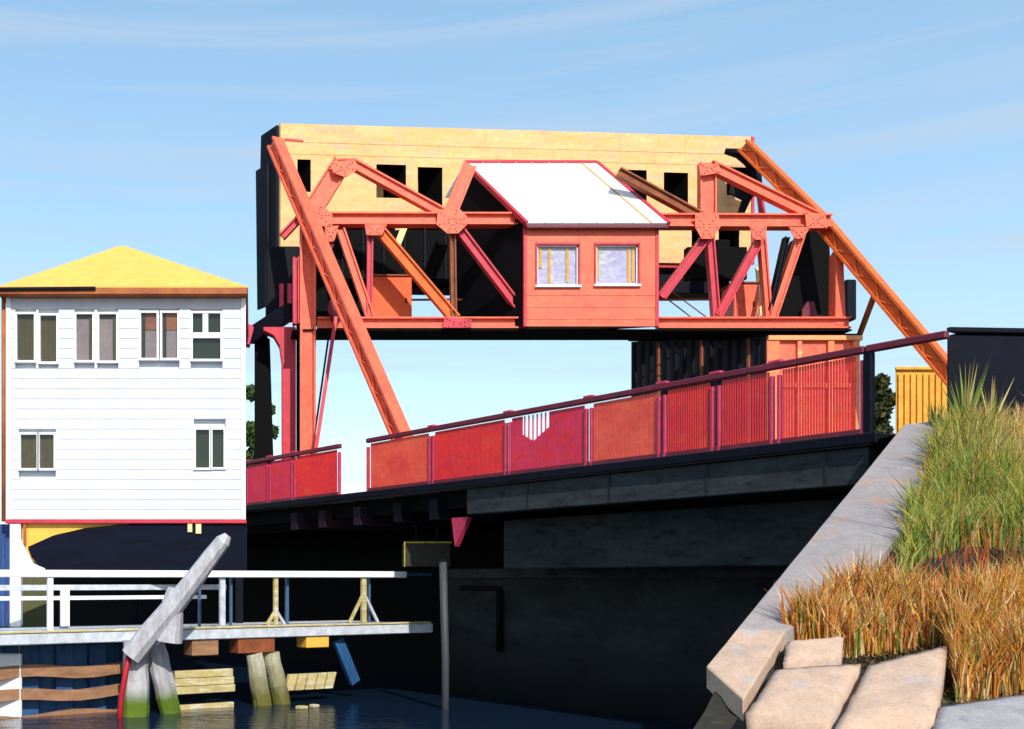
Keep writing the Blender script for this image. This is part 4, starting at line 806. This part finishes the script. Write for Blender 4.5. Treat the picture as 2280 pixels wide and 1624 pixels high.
grass('pale_grass', 'straw coloured grass along the top right of the bank', 'grass', [(2130, 965), (2400, 950), (2400, 1110), (2200, 1080)], 4200, .68, PALE+[(222, 206, 150)], .3, .011)
grass('dry_grass', 'orange and straw dry grass on the lower bank above the stones', 'grass', [(1738, 1414), (1800, 1396), (1880, 1366), (2000, 1360), (2060, 1376), (2340, 1345), (2340, 1440), (2110, 1424), (1890, 1444)], 5200, .68, DRYM, .28, .011)
grass('rust_grass', 'rust coloured grass at the right edge over the grey stone', 'grass', [(2112, 1440), (2360, 1400), (2360, 1532), (2130, 1545)], 4600, .62, DRYM, .25, .011)
grass('sparse_stalks', 'sparse red brown stalks in the dark hollow between green and dry grass', 'grass', [(1980, 1330), (2060, 1250), (2340, 1215), (2340, 1360), (2040, 1390)], 420, .5, [(170, 70, 34), (190, 130, 60), (84, 96, 44), (110, 84, 44)], .3, .01)
grass('ground_litter', 'short flattened straw littering the soil between the grasses and stones', 'grass', [(1740, 1440), (1990, 1290), (2060, 1060), (2340, 960), (2340, 1545), (2110, 1550), (1900, 1470)], 9000, .14, [(130, 104, 60), (96, 82, 50), (74, 70, 44), (60, 50, 38)], 2.2, .012)
# individual tall plants on the crest
def plant(label, px, py, h, n, tints):
    b = bank_hit(px, py); r = thing('tall_grass_plant', label, 'plant', b, 'tall plants on the crest of the bank')
    vs, fs, cs = [], [], []
    for k in range(n):
        an = random.uniform(0, 6.28); ln = h*random.uniform(.05, .32); hh = h*random.uniform(.55, 1); w = .02*random.uniform(.7, 1.4); sa = random.uniform(0, 3.14)
        d = Vector((math.cos(an), math.sin(an), 0)); sd = Vector((math.cos(sa), math.sin(sa)*.4, 0))*w; o = len(vs)
        for f in (0, .35, .7): p = d*ln*f*f+Vector((0, 0, hh*f-.1)); vs += [p-sd*(1-f*.5), p+sd*(1-f*.5)]
        vs.append(d*ln+Vector((0, 0, hh))); fs += [(o, o+1, o+3, o+2), (o+2, o+3, o+5, o+4), (o+4, o+5, o+6)]
        t = lin(random.choice(tints)); cs += [(*t, 1)]*7
    me = bpy.data.meshes.new('blades'); me.from_pydata(vs, [], fs); at = me.attributes.new('tint', 'FLOAT_COLOR', 'POINT'); at.data.foreach_set('color', [x for c in cs for x in c])
    me.materials.append(BLADE); o = bpy.data.objects.new('blades', me); COL.objects.link(o); o.parent = r
plant('tallest green spear leaved plant standing before the dark end block', 2150, 990, 1.25, 40, GREEN)
plant('yellow green leaning plant right of the tallest one', 2205, 985, 1.0, 34, PALE+GREEN)
plant('short dark green tuft left of the end block by the ochre shed', 2085, 965, .55, 30, G1+GREEN)
